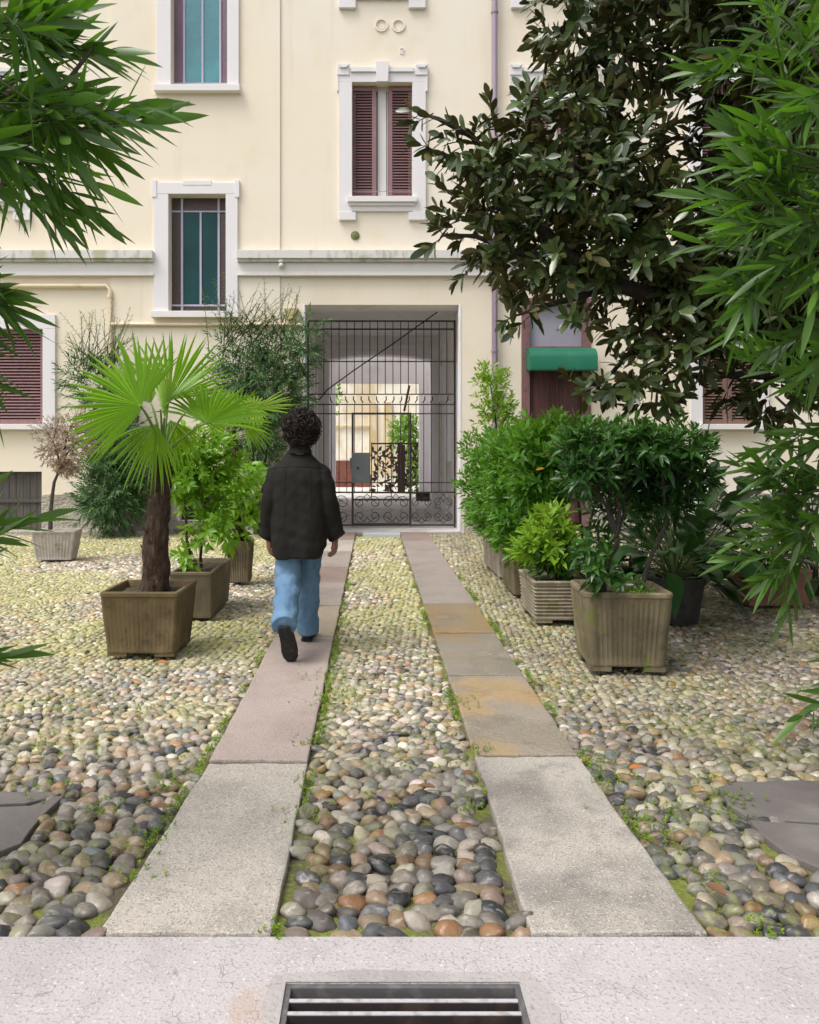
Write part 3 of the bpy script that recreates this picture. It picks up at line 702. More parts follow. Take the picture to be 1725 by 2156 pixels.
def ornate_window(o, detail=True):
    x0, x1, z0, z1 = o; xc = (x0 + x1) / 2; yf = YF
    mb = MB(); J = .235                               # jamb width
    f = yf - .055; s = z0 - .10
    # jambs, head with ears and keystone, feet
    mb.box(x0 - J, f, s - .28, x0 - .0, yf - .001, z1 + .001); mb.box(x1, f, s - .28, x1 + J, yf - .001, z1 + .001)
    mb.box(x0 - J, f, z1 + .002, x1 + J, yf - .001, z1 + .25)
    mb.box(x0, f + .004, s - .14, x1, yf - .001, s - .002)
    for sg in (-1, 1):
        e0 = x0 - J - .03 if sg < 0 else x1 + .05; e1 = x0 - .05 if sg < 0 else x1 + J + .03
        mb.box(e0, f - .02, z1 - .16 if False else z1 + .12, e1, yf - .001, z1 + .31)
        xe0 = x0 - J - .03 if sg < 0 else x1 + J - .002; xe1 = x0 - J + .002 if sg < 0 else x1 + J + .03
        mb.box(xe0, f - .008, z1 - .16, xe1, yf - .002, z1 + .12)
        q0 = e0 + .02; q1 = e1 - .02
        mb.prism_xz([(q0 + .03, z1 + .235), (q1 - .03, z1 + .235), (q1 + .04, z1 + .295), (q0 - .0, z1 + .295)], f - .05, f - .018)
        m0 = x0 - .02 if sg < 0 else xc + .10; m1 = xc - .10 if sg < 0 else x1 + .02
        mb.prism_xz([(m0, z1 + .17), (m1, z1 + .17), (m1, z1 + .25), (m0, z1 + .25)], f - .035, f - .001)
        k0 = x0 - J if sg < 0 else x1 - .07; k1 = x0 + .07 if sg < 0 else x1 + J
        mb.box(k0 + .005, f - .018, s - .30, k1 - .005, yf - .001, s - .16)
    mb.prism_xz([(xc - .10, z1 - .02), (xc + .10, z1 - .02), (xc + .12, z1 + .335), (xc - .12, z1 + .335)], f - .07, yf - .003)
    win = mb.build('window', M_TRIM, bld, bevel=.006)
    mb = MB(); mb.box(x0 - .08, yf - .13, z0 - .098, x1 + .08, yf + .10, z0 - .002); mb.box(x0 - .05, yf - .09, z0 - .15, x1 + .05, yf - .05, z0 - .099); mb.build('sill', M_COURSE, win, bevel=.008)
    return win
def casement(win, o, open_gap=.0, m=None, gm=None):
    x0, x1, z0, z1 = o; y = YF + .20; xc = (x0 + x1) / 2; m = m or M_WFRAME
    mb = MB()
    mb.box(x0, y - .03, z0, x0 + .06, y + .03, z1); mb.box(x1 - .06, y - .03, z0, x1, y + .03, z1); mb.box(x0 + .06, y - .029, z1 - .06, x1 - .06, y + .029, z1); mb.box(x0 + .06, y - .029, z0, x1 - .06, y + .029, z0 + .09)
    mb.box(xc - .075, y - .035, z0 + .09, xc + .075, y + .03, z1 - .06); mb.box(xc + .085, y - .03, z0 + .09, xc + .10, y + .02, z1 - .06)
    mb.build('sash', m, win, bevel=.004)
    mb = MB(); mb.box(x0 + .06, y - .006, z0 + .09, xc - .075, y, z1 - .06); mb.box(xc + .10, y - .006, z0 + .09, x1 - .06, y, z1 - .06); mb.build('pane', M_GLASS, win)
for o in UP:
    w_ = ornate_window(o); casement(w_, o)
    x0, x1, z0, z1 = o; xc = (x0 + x1) / 2; y = YF + .10
    louvre(x0 + .005, xc - .105, z0 + .004, z1 - .03, y, 36, M_SHUT, w_, stiles='r'); louvre(xc + .105, x1 - .005, z0 + .004, z1 - .03, y, 36, M_SHUT, w_, stiles='l')
    mb = MB(); mb.tube([(x0, YF + .03, z0 + .13), (x1, YF + .03, z0 + .13)], .006); mb.build('safety_bar', M_PIPE, w_)
# plain surrounds: ground floor louvred windows
def plain_window(o, nshut, m, J=.22, top=.25):
    x0, x1, z0, z1 = o; f = YF - .05
    mb = MB(); mb.box(x0 - J, f, z0 - .12, x0, YF - .001, z1); mb.box(x1, f, z0 - .12, x1 + J, YF - .001, z1); mb.box(x0 - J, f, z1 + .001, x1 + J, YF - .001, z1 + top)
    mb.box(x0 + .001, YF - .03, z0 - .12, x1 - .001, YF - .001, z0 - .10)
    w_ = mb.build('window', M_TRIM, bld, bevel=.006)
    mb = MB(); mb.box(x0 - .08, YF - .14, z0 - .098, x1 + .08, YF + .10, z0 - .002); mb.build('sill', M_COURSE, w_, bevel=.008)
    for k in range(nshut):
        louvre(lerp(x0, x1, k / nshut) + .006, lerp(x0, x1, (k + 1) / nshut) - .006, z0 + .004, z1 - .01, YF + .08, int((z1 - z0) / .06), m, w_)
    return w_
plain_window(W_GL, 2, M_SHUT); plain_window(W_GLL, 2, M_SHUT); plain_window(W_GR, 2, M_SHUTB, .21); plain_window(W_GR2, 2, M_SHUTB, .21)
# stair windows with coloured glass
def stair_window(o, J, glass, border_l, border_r, arris, lowhead):
    x0, x1, z0, z1 = o; yf = YF - .03; f = yf - .05
    mb = MB(); mb.box(x0 - J, f, z0 - .001, x0, YF - .03, z1); mb.box(x1, f, z0 - .001, x1 + J * .82, YF - .03, z1)
    if lowhead:
        mb.box(x0 - J, f - .002, z1 + .001, x1 + J * .82, yf - .001, z1 + .20); mb.box(x0 - J - .03, f - .012, z1 - .06, x0 - J + .05, yf - .003, z1 + .24); mb.box(x1 + J * .82 - .05, f - .012, z1 - .06, x1 + J * .82 + .03, yf - .003, z1 + .24)
        mb.box(x0 + .25, f - .008, z1 + .15, x1 - .25, yf - .003, z1 + .235)
    else: mb.box(x0 - J, f - .002, z1 + .001, x1 + J * .82, yf - .001, z1 + .25)
    w_ = mb.build('stair_window', M_TRIM, bld, bevel=.006)
    mb = MB(); mb.box(x0 - J - .03, yf - .13, z0 - .115, x1 + J * .82 + .03, yf + .15, z0 - .003); mb.build('sill', M_COURSE, w_, bevel=.008)
    yg = YF + .16; W_ = x1 - x0; b0, b1 = x0 + W_ * .185, x1 - W_ * .165; xc = (b0 + b1) / 2 + .005; zb = z0 + .145; zt = z1 - .24
    def pane(a, b, c, e, m, nm):
        mb = MB(); mb.box(a, yg, c, b, yg + .008, e); mb.build(nm, m, w_)
    pane(b0, xc, zb, zt, glass, 'teal_pane'); pane(xc, b1, zb, zt, glass, 'teal_pane')
    pane(x0, b0, z0, z1, border_l, 'border_pane'); pane(b1, x1, z0, z1, border_r, 'border_pane'); pane(b0, b1, z0, zb, border_r, 'border_pane'); pane(b0, b1, zt, z1, border_l, 'border_pane')
    mb = MB(); y0_, y1_ = yg - .022, yg - .001
    for xx, hw in ((b0, .020), (b1, .018)): mb.box(xx - hw, y0_, z0, xx + hw, y1_, z1)
    mb.box(xc - .018, y0_ + .002, zb, xc + .018, y1_, zt); mb.box(x0, y0_ + .004, zb - .016, x1, y1_, zb + .016); mb.box(x0, y0_ + .004, zt - .014, x1, y1_, zt + .014)
    mb.build('glazing_bars', M_LEAD, w_, bevel=.003)
stair_window(W_ST1, .25, M_TEAL, M_PURP, M_PURP, 0, False); stair_window(W_ST3, .25, M_TEAL, M_PURP, M_PURP, 0, False)
stair_window(W_ST2, .255, M_TEALD, M_BRWN, M_BRWN, 0, True)
# rings and emblem in relief, round cap
def ring(cx, cz, r0, r1, depth, m, name):
    mb = MB(); n = 28; R_ = []
    for rr, yy in ((r1, YF - .001), (r1, YF - depth), (r0, YF - depth), (r0, YF - .001)):
        R_.append([(cx + rr * math.cos(2 * math.pi * k / n), yy, cz + rr * math.sin(2 * math.pi * k / n)) for k in range(n)])
    mb.loft(R_, cap=False); return mb.build(name, m, bld)
for x, y in ((803, 53), (839, 54)):
    ring(fx(x), fz(y), .088, .118, .022, M_WALL, 'plaster_ring'); ring(fx(x), fz(y), .062, .072, .010, M_WALL, 'plaster_ring')
ring(fx(846), fz(105), .030, .042, .018, M_PASS, 'plaster_emblem')
mb = MB(); cx, cz = fx(846), fz(105); mb.tube([(cx - .018, YF - .008, cz + .018), (cx + .012, YF - .012, cz + .012), (cx - .012, YF - .012, cz - .008), (cx + .018, YF - .008, cz - .02)], .005); mb.box(cx - .035, YF - .014, cz - .068, cx + .035, YF - .001, cz - .048); mb.build('plaster_emblem', M_PASS, bld)
mb = MB(); n = 24; c_x, c_z = fx(748), fz(496)
mb.loft([[(c_x + r * math.cos(2 * math.pi * k / n), YF - y, c_z + r * math.sin(2 * math.pi * k / n)) for k in range(n)] for r, y in ((.078, .001), (.078, .018), (.066, .026), (.03, .026), (.02, .031))]); mb.build('vent_cap', M_CAP, bld, smooth=True)
# downpipe
px = fx(1040); mb = MB(); mb.tube([(px, YF - .10, .3), (px, YF - .10, fz(584)), (px - .005, YF - .25, fz(566)), (px - .005, YF - .27, fz(540)), (px, YF - .12, fz(520)), (px, YF - .10, fz(505)), (px, YF - .10, WTOP)], .052, 14)
dp = mb.build('downpipe', M_PIPE, bld, smooth=True)
for zz in (fz(32), fz(590), fz(740), fz(300)):
    mb = MB(); mb.lathe((px, YF - .10, zz), [(.053, -.02), (.064, -.02), (.064, .02), (.053, .02)], 14); mb.box(px - .012, YF - .05, zz - .012, px + .012, YF, zz + .012)
    mb.build('pipe_bracket', M_PIPE, dp)
# cream gas pipes on the left
mb = MB()
mb.tube([(fx(-40), YF - .06, fz(603)), (fx(226), YF - .06, fz(603)), (fx(234), YF - .06, fz(611)), (fx(234), YF - .06, fz(1000))], .035, 10); mb.tube([(fx(236), YF - .07, fz(684)), (fx(636), YF - .07, fz(685))], .032, 10)
mb.lathe((fx(234), YF - .06, fz(625)), [(.036, -.03), (.05, -.03), (.05, .03), (.036, .03)], 10); mb.build('gas_pipe', M_CPIPE, bld, smooth=True)
# moss topped corbel beside the passage
mb = MB(); x0, x1 = fx(600), fx(630); mb.prism_xz([(x0 + .05, fz(676)), (x1 - .09, fz(672)), (x1, fz(652)), (x0, fz(652))], YF - .14, YF - .001); mb.build('corbel', mat('corbel_plaster', (.55, .44, .24), [dict(s=8, lo=.45, hi=.6, c=(.25, .24, .06))], .9), bld, bevel=.006)
# small white camera under the ledge
cm = thing('security_camera', 'tiny white security camera under the ledge right of the lower stair window', 'camera', (fx(594), YF - .1, fz(560)))
mb = MB(); mb.sphere((fx(594), YF - .13, fz(562)), .05, 12, 8); mb.build('lens_dome', M_WFRAME, cm, smooth=True)
mb = MB(); mb.lathe((fx(594), YF - .13, fz(556)), [(.052, 0), (.052, .05), (.03, .06), (.03, .08)], 12); mb.build('housing', M_WFRAME, cm)

# ---------------- door with transom and green awning
x0, x1, z0, z1 = DOOR
mb = MB(); yf = YF - .03
mb.box(x0 - .10, yf, 0, x0 + .045, YF + .12, z1); mb.box(x1 - .045, yf, 0, x1 + .10, YF + .12, z1); mb.box(x0 - .10, yf - .02, z1 + .001, x1 + .10, YF + .12, z1 + .10)
zt = fz(729); mb.box(x0 + .045, yf + .02, zt - .07, x1 - .045, YF + .12, zt)
dr = mb.build('door', M_FRAMEP, bld, bevel=.006)
mb = MB(); mb.box(x0 + .045, YF + .08, zt, x1 - .045, YF + .09, z1); mb.build('transom_pane', M_TRANS, dr)
for k in (0, 1):
    a = lerp(x0 + .05, x1 - .05, k / 2) + .004; b = lerp(x0 + .05, x1 - .05, (k + 1) / 2) - .004
    mb = MB(); mb.box(a, YF + .05, .02, b, YF + .09, zt - .071)
    for (p, q) in ((.12, .62), (.72, .95), (1.05, zt - .25)):
        mb.box(a + .07, YF + .034, p, b - .07, YF + .0502, q); mb.box(a + .11, YF + .018, p + .04, b - .11, YF + .036, q - .04)
    mb.build('door_leaf', M_WOODP, dr, bevel=.006)
mb = MB(); mb.sphere(((x0 + x1) / 2 + .06, YF + .01, 1.0), .03, 10, 6); mb.build('handle', mat('brass', (.45, .32, .12), rough=.35, metal=.9), dr, smooth=True)
mb = MB(); a0, a1 = fx(1107), fx(1246); zt_, zb_ = fz(735), fz(784)
prof = [(-.04, zt_), (-.16, zt_ + .0), (-.27, zt_ - .035), (-.35, zt_ - .10), (-.385, zt_ - .18), (-.395, zb_)]
n = len(prof)
V = [(x, YF + y, z) for x in (a0, a1) for y, z in prof] + [(x, YF + y + .012, z - .012) for x in (a0 + .01, a1 - .01) for y, z in prof]
F = [(i, i + n, i + n + 1, i + 1) for i in range(n - 1)] + [(2 * n + i, 2 * n + i + 1, 3 * n + i + 1, 3 * n + i) for i in range(n - 1)]
F += [(i, i + 1, 2 * n + i + 1, 2 * n + i) for i in range(n - 1)] + [(n + i, 3 * n + i, 3 * n + i + 1, n + i + 1) for i in range(n - 1)] + [(n - 1, 2 * n - 1, 4 * n - 1, 3 * n - 1), (0, 2 * n, 3 * n, n)]
mb.add(V, F); aw = mb.build('awning', M_AWN, bld, smooth=True)
mb = MB()
for xx in (a0, a1):
    mb.add([(xx, YF - .04, zt_ - .013), (xx, YF - .04, zb_ + .05)] + [(xx, YF + y + .004, z - .008) for y, z in prof[::-1]], [tuple(range(2 + n))])
mb.build('awning_cheek', M_AWN, aw)
mb = MB(); mb.tube([(a0 + .01, YF - .385, zb_ + .01), (a1 - .01, YF - .385, zb_ + .01)], .012, 6); mb.tube([(a0 + .012, YF - .01, zb_ + .3), (a0 + .012, YF - .385, zb_ + .01)], .008, 6); mb.tube([(a1 - .012, YF - .01, zb_ + .3), (a1 - .012, YF - .385, zb_ + .01)], .008, 6); mb.build('awning_frame', M_IRON, aw)
# cellar doors
def boards(o, y, m, name, n):
    x0, x1, z0, z1 = o; mb = MB()
    for k in range(n):
        a, b = lerp(x0, x1, k / n) + .003, lerp(x0, x1, (k + 1) / n) - .003
        mb.box(a, y + random.uniform(0, .004), z0, b, y + .04, z1)
    mb.box(x0, y - .03, (z0 + z1) / 2 - .03, x1, y - .001, (z0 + z1) / 2 + .03)
    return mb.build(name, m, bld, bevel=.003)
boards(CELL, YF + .10, M_CELLAR, 'cellar_door', 14); boards(CEL2, YF + .16, M_DARK, 'cellar_hatch', 6)
mb = MB(); mb.box(fx(365), YF - .25, fz(1112), fz(1112) * 0 + fx(500), YF - .02, fz(1096)); mb.build('cellar_sill', M_SLATE, bld, bevel=.006)

# ---------------- carriage passage
mb = MB(); px0, px1, _, pz = PORT; YA, YB, YC, YD = YF + .62, 19.8, 20.25, 23.4
# portal reveal (white edges), shallow segmental head
mb.quad((px0, YF, -.02), (px0, YA, -.02), (px0, YA, pz), (px0, YF, pz)); mb.quad((px1, YF, -.02), (px1, YF, pz), (px1, YA, pz), (px1, YA, -.02)); mb.quad((px0, YF, pz), (px0, YA, pz), (px1, YA, pz), (px1, YF, pz))
mb.build('portal_reveal', M_PASS, bld)
mb = MB()
for xa, xb in ((px0 - .002, px0 + .035), (px1 - .035, px1 + .002)): mb.box(xa, YF - .012, 0, xb, YF + .1, pz - .002)
mb.build('portal_edge', M_PASSW, bld, bevel=.004)
mb = MB(); ix0, ix1, iz = -1.37, 1.70, 4.32
mb.quad((ix0, YA, 0), (ix0, YB, 0), (ix0, YB, iz), (ix0, YA, iz)); mb.quad((ix1, YA, 0), (ix1, YA, iz), (ix1, YB, iz), (ix1, YB, 0)); mb.quad((ix0, YA, iz), (ix0, YB, iz), (ix1, YB, iz), (ix1, YA, iz))
mb.quad((ix0, YA, 0), (px0, YA, 0), (px0, YA, iz), (ix0, YA, iz)); mb.quad((px1, YA, 0), (ix1, YA, 0), (ix1, YA, iz), (px1, YA, iz)); mb.quad((px0, YA, pz), (px1, YA, pz), (px1, YA, iz), (px0, YA, iz))
def arch_wall(mb, y0, y1, X0, X1, ZT, ox0, ox1, spring, sag):
    n = 14; arc = [(lerp(ox1, ox0, k / n), spring + sag * (1 - (2 * k / n - 1) ** 2)) for k in range(n + 1)]
    V = []
    for y in (y0, y1):
        V = []
        V += [(X0, y, 0), (ox0, y, 0), (ox0, y, spring), (X0, y, spring)]; mb.add(V, [(0, 1, 2, 3)])
        mb.add([(ox1, y, 0), (X1, y, 0), (X1, y, spring), (ox1, y, spring)], [(0, 1, 2, 3)])
        for k in range(n):
            a, b = arc[k], arc[k + 1]
            mb.add([(b[0], y, b[1]), (a[0], y, a[1]), (a[0], y, ZT), (b[0], y, ZT)], [(0, 1, 2, 3)])
        mb.add([(X0, y, spring), (ox0, y, spring), (ox0, y, ZT), (X0, y, ZT)], [(0, 1, 2, 3)]); mb.add([(ox1, y, spring), (X1, y, spring), (X1, y, ZT), (ox1, y, ZT)], [(0, 1, 2, 3)])
    return arc
arc = arch_wall(mb, YB, YC, -3, 3.5, iz + .3, -1.10, 1.48, 3.74, .12)
mb.build('passage_wall', M_PASS, bld)
mb = MB()
for k in range(len(arc) - 1):
    a, b = arc[k], arc[k + 1]; mb.quad((a[0], YB, a[1]), (b[0], YB, b[1]), (b[0], YC, b[1]), (a[0], YC, a[1]))
mb.quad((-1.10, YB, 0), (-1.10, YC, 0), (-1.10, YC, 3.74), (-1.10, YB, 3.74)); mb.quad((1.48, YB, 0), (1.48, YB, 3.74), (1.48, YC, 3.74), (1.48, YC, 0))
R0 = [(-1.19, 0), (-1.10, 0)]
mb.box(-1.2, YB - .03, 0, -1.102, YB - .001, 3.80); mb.box(1.482, YB - .03, 0, 1.58, YB - .001, 3.80)
for k in range(len(arc) - 1):
    a, b = arc[k], arc[k + 1]; mb.add([(a[0], YB - .03, a[1] + .002), (b[0], YB - .03, b[1] + .002), (b[0], YB - .03, b[1] + .10), (a[0], YB - .03, a[1] + .10)], [(0, 1, 2, 3)])
mb.build('passage_arch', M_PASSW, bld)
mb = MB(); jx0, jx1, jz = -1.30, 1.66, 4.7
mb.box(jx0 - .3, YBK + .01, 0, jx0, YD, jz); mb.box(jx1, YBK + .01, 0, jx1 + .3, YD, jz)
for (a, b, c, e) in ((jx0, FO[0], 0, jz), (FO[1], jx1, 0, jz), (FO[0], FO[1], FO[3], jz)): mb.box(a, YD - .35, c, b, YD - .001, e)
mb.build('passage_wall', M_PASSW, bld)
# pilasters, mouldings and service boxes on the passage walls
mb = MB(); mb.box(ix0, YB - .09, 4.0, ix1, YB - .002, 4.09); mb.box(ix0 + .0, YA + .02, 3.9, ix0 + .06, YB - .1, 3.98); mb.box(ix1 - .06, YA + .02, 3.9, ix1, YB - .1, 3.98)
for yy in (15.9, 17.6): mb.box(ix0, yy, 0, ix0 + .07, yy + .35, 3.9); mb.box(ix1 - .07, yy, 0, ix1, yy + .35, 3.9)
mb.build('pilaster', M_PASS, bld, bevel=.005)
for bx_ in ((.14, 16.8, 1.2, 17.2, 2.5), (.12, 18.4, 2.6, 18.7, 3.4), (.10, 15.0, 2.0, 15.12, 3.1)): mb = MB(); mb.box(ix1 - bx_[0], bx_[1], bx_[2], ix1 - .001, bx_[3], bx_[4]); mb.build('service_box', M_PASSW, bld, bevel=.006)
for yy, rr in ((15.4, .025), (18.9, .02)): mb = MB(); mb.tube([(ix1 - .04, yy, .4), (ix1 - .04, yy, 3.9)], rr, 8); mb.build('conduit', M_CPIPE, bld, smooth=True)

# ---------------- iron gate
gt = thing('iron_gate', 'black wrought iron gate of thin bars with scrolls closing the carriage passage', 'gate', (.16, 14.6, 0))
GY = 14.6; KG = FPX / GY
def gx(x): return (x - VX) / KG
def gz(y): return CAM_H - (y - VY) / KG
gx0, gx1 = -1.22, 1.545; gtop, gbot = gz(676), .03
mb = MB()
rails = [676, 693, 761, 830, 851.5, 871, 1036.6]
for i, y in enumerate(rails):
    h = .014 if y in (676, 693, 1036.6) else .010
    mb.box(gx0, GY - .012, gz(y) - h, gx1, GY + .012, gz(y) + h)
mb.box(gx0, GY - .012, gz(1016) - .009, gx1, GY + .012, gz(1016) + .009); mb.box(gx0, GY - .014, gbot, gx1, GY + .014, gbot + .03)
mb.box(gx0, GY - .02, 0, gx0 + .035, GY + .02, gtop + .02); mb.box(gx1 - .035, GY - .02, 0, gx1, GY + .02, gtop + .02)
mb.build('frame', M_IRON, gt)
dx0, dx1 = gx(743), gx(864)
nb = 19; bxs = [lerp(gx0 + .02, gx1 - .02, i / nb) for i in range(1, nb)]
for bx in bxs:
    mb = MB(); mb.tube([(bx, GY, gz(830)), (bx, GY, gtop)], .0078, 6)
    mb.tube([(bx, GY + .001, gz(1037)), (bx, GY + .001, gz(855)), (bx, GY + .001, gz(846))], [.007, .007, .003], 6)
    mb.build('bar', M_IRON, gt, smooth=True)
for i, bx in enumerate(bxs):
    if i % 19 in (1, 3, 16): continue
    sg = 1 if bx > .15 else -1
    mb = MB(); zc = gz(841); mb.tube([(bx + sg * .035, GY - .005, zc + .055), (bx + sg * .015, GY - .005, zc + .05), (bx + sg * .02, GY - .005, zc), (bx - sg * .012, GY - .005, zc - .055), (bx - sg * .03, GY - .005, zc - .05)], [.006, .011, .012, .011, .006], 6); mb.build('hook_spike', M_IRON, gt, smooth=True)
def spiral(cx, cz, r, a0, turns, sg=1, n=22):
    return [(cx + r * (1 - .78 * k / n) * math.cos(a0 + sg * turns * 6.283 * k / n), GY, cz + r * (1 - .78 * k / n) * math.sin(a0 + sg * turns * 6.283 * k / n)) for k in range(n + 1)]
mb = MB(); z0_, z1_ = gbot + .04, gz(1040)
hh = z1_ - z0_
for (a, b) in ((gx0 + .03, dx0), (dx0, (dx0 + dx1) / 2), ((dx0 + dx1) / 2, dx1), (dx1, (dx1 + gx1) / 2), ((dx1 + gx1) / 2, gx1 - .03)):
    m_ = (a + b) / 2; wv = (b - a) / 2
    for sg in (-1, 1):
        mb.tube(spiral(m_ + sg * wv * .5, z0_ + hh * .72, min(wv * .48, hh * .26), math.pi / 2 + sg * 1.5, 1.3, -sg), .0075, 5)
        mb.tube(spiral(m_ + sg * wv * .5, z0_ + hh * .25, min(wv * .48, hh * .24), -math.pi / 2 - sg * 1.5, 1.3, sg), .0075, 5)
        mb.tube([(m_, GY, z1_), (m_ + sg * wv * .8, GY, z0_ + hh * .62), (m_ + sg * wv * .25, GY, z0_ + hh * .45), (m_ + sg * wv * .85, GY, z0_ + hh * .3), (m_, GY, z0_)], .007, 5)
mb.build('scrollwork', M_IRON, gt, smooth=True)
mb = MB(); zt_ = gz(871)
mb.box(dx0 - .022, GY - .022, .02, dx0 + .018, GY + .022, zt_ + .02); mb.box(dx1 - .018, GY - .022, .02, dx1 + .022, GY + .022, zt_ + .02); mb.box(dx0 + .018, GY - .02, zt_ - .016, dx1 - .018, GY + .02, zt_ + .02); mb.box(dx0 + .018, GY - .02, gz(1052) - .015, dx1 - .018, GY + .02, gz(1052) + .015); mb.box(dx0 + .018, GY - .02, .045, dx1 - .018, GY + .02, .08)
df = mb.build('door_frame', M_IRON, gt, bevel=.003)
mb = MB(); mb.box(gx(741), GY - .06, gz(1017), gx(779), GY - .023, gz(953)); mb.box(gx(737), GY - .05, gz(985), gx(741), GY - .03, gz(964))
lp = mb.build('lock_plate', M_GREY, gt, bevel=.008)
mb = MB(); mb.box(gx(752), GY - .068, gz(988), gx(756), GY - .061, gz(983)); mb.build('keyhole', M_DARK, lp)
mb = MB(); A_, B_ = (gx(862), GY - .05, gz(812)), (gx(851), GY - .06, gz(866)); mb.tube([A_, B_], .022, 4); tag(mb.build('wooden_slat', mat('brown_slat', (.10, .045, .03), rough=.8)), 'short reddish brown wooden slat hanging askew on the iron gate', 'slat')
mb = MB(); mb.tube([P(921, 657, 14.35), P(830, 722, 14.4), P(745, 780, 14.45), P(690, 820, 14.5), P(672, 842, 14.52)], .0115, 6); tag(mb.build('cable', M_DARK, smooth=True), 'black cable running diagonally across the top of the passage gate', 'cable')

# ---------------- rear courtyard seen through the passage
rw = thing('courtyard_wall', 'sunlit cream wall with ochre stains at the end of the passage', 'wall', (0, 31, 0))
mb = MB(); mb.box(-9, 31, .0, 9, 31.3, 7); mb.build('wall', M_YARD, rw)
mb = MB(); mb.box(-9, 30.94, 0, -.05, 31 - .002, 1.05); mb.build('brick_base', M_BRICK, rw)
mb = MB(); mb.box(-4, 30.9, 2.35, .1, 30.999, 2.43); mb.build('ledge', M_OCHRE, rw)
for a, b in ((-.12, .14), (.42, .74)): mb = MB(); mb.prism_xz([(a - .05, .5), (b + .05, .5), (b - .02, 3.35), (a + .03, 3.35)], 30.86, 30.998); mb.build('stained_buttress', M_OCHRE, rw)
mb = MB(); mb.box(-1.1, 30.93, 4.3, .95, 30.997, 4.85); mb.build('stained_panel', M_OCHRE, rw)
fg = thing('courtyard_railing', 'dark ornate iron railing beyond the passage in front of the sunlit wall', 'railing', (.5, 24.6, 0))
M_BRIRON = mat('brown_iron', (.045, .026, .022), rough=.7)
mb = MB(); Yr = 24.6; r0, r1 = -.05, 3.2
for z in (.12, 1.66): mb.box(r0, Yr - .015, z - .025, r1, Yr + .015, z + .025)
x = r0
while x < r1: mb.box(x, Yr - .012, .0, x + .03, Yr + .012, 1.7); x += .62
mb.box(.78, Yr - .02, .1, 1.02, Yr + .02, 1.62)
mb.build('frame', M_BRIRON, fg)
mb = MB()
for k in range(420):
    cx, cz = random.uniform(r0, r1), random.uniform(.16, 1.62); a = random.uniform(0, 3.14); L_ = random.uniform(.05, .13)
    dx, dz = math.cos(a), math.sin(a)
    mb.add([(cx - dx * L_, Yr, cz - dz * L_), (cx - dz * L_ * .4, Yr + .01, cz + dx * L_ * .4), (cx + dx * L_, Yr, cz + dz * L_), (cx + dz * L_ * .4, Yr - .01, cz - dx * L_ * .4)], [(0, 1, 2, 3)])
mb.build('cast_leafwork', M_BRIRON, fg)
# ------------------------------------------------------------------ planters
def stone(name, base, dark, moss=.5, mossc=(.12, .13, .03)):
    return mat(name, base, [dict(s=3.5, lo=.42, hi=.66, c=dark, fac=.8), dict(s=2.4, lo=.54, hi=.70, c=tuple(min(1, c * 1.75 + .02) for c in base), fac=.5), dict(s=7, st=(1, 1, .15), lo=.53, hi=.68, c=tuple(min(1, c * 1.7 + .03) for c in base), fac=.35), dict(s=11, lo=.56, hi=.68, c=tuple(c * .45 for c in base), fac=.55), dict(s=5, st=(1, 1, .25), lo=.5, hi=.75, c=tuple(c * .55 for c in base), fac=.6), dict(s=6, lo=.56, hi=.66, c=mossc, fac=moss), dict(s=120, lo=.58, hi=.7, c=tuple(min(1, c * 1.5) for c in base), fac=.4)], .9, [('noise', 90, .5, .006), ('noise', 18, .3, .01)])
M_POTA = stone('brown_cast_stone', (.125, .088, .040), (.085, .06, .027), .25)
M_POTB = stone('grey_brown_concrete', (.15, .12, .075), (.095, .076, .046), .4)
M_POTC = stone('mossy_cast_stone', (.145, .117, .068), (.08, .066, .04), .9)
M_POTD = stone('pale_cast_stone', (.40, .36, .31), (.30, .27, .23), .5)
M_POTE = stone('ribbed_concrete', (.26, .22, .155), (.17, .145, .105), .6)
M_POTF = stone('pinkish_concrete', (.28, .23, .19), (.20, .165, .135), .3)
M_POTK = stone('black_pot', (.03, .028, .026), (.02, .02, .02), .2)
M_TERR = stone('old_terracotta', (.27, .13, .09), (.19, .10, .075), .2)
M_EARTH = mat('potting_soil', (.045, .032, .022), [dict(s=30, lo=.5, hi=.65, c=(.09, .065, .04), fac=.8), dict(s=7, lo=.55, hi=.65, c=(.07, .10, .02), fac=.8)], .95, [('noise', 50, 1, .02)])

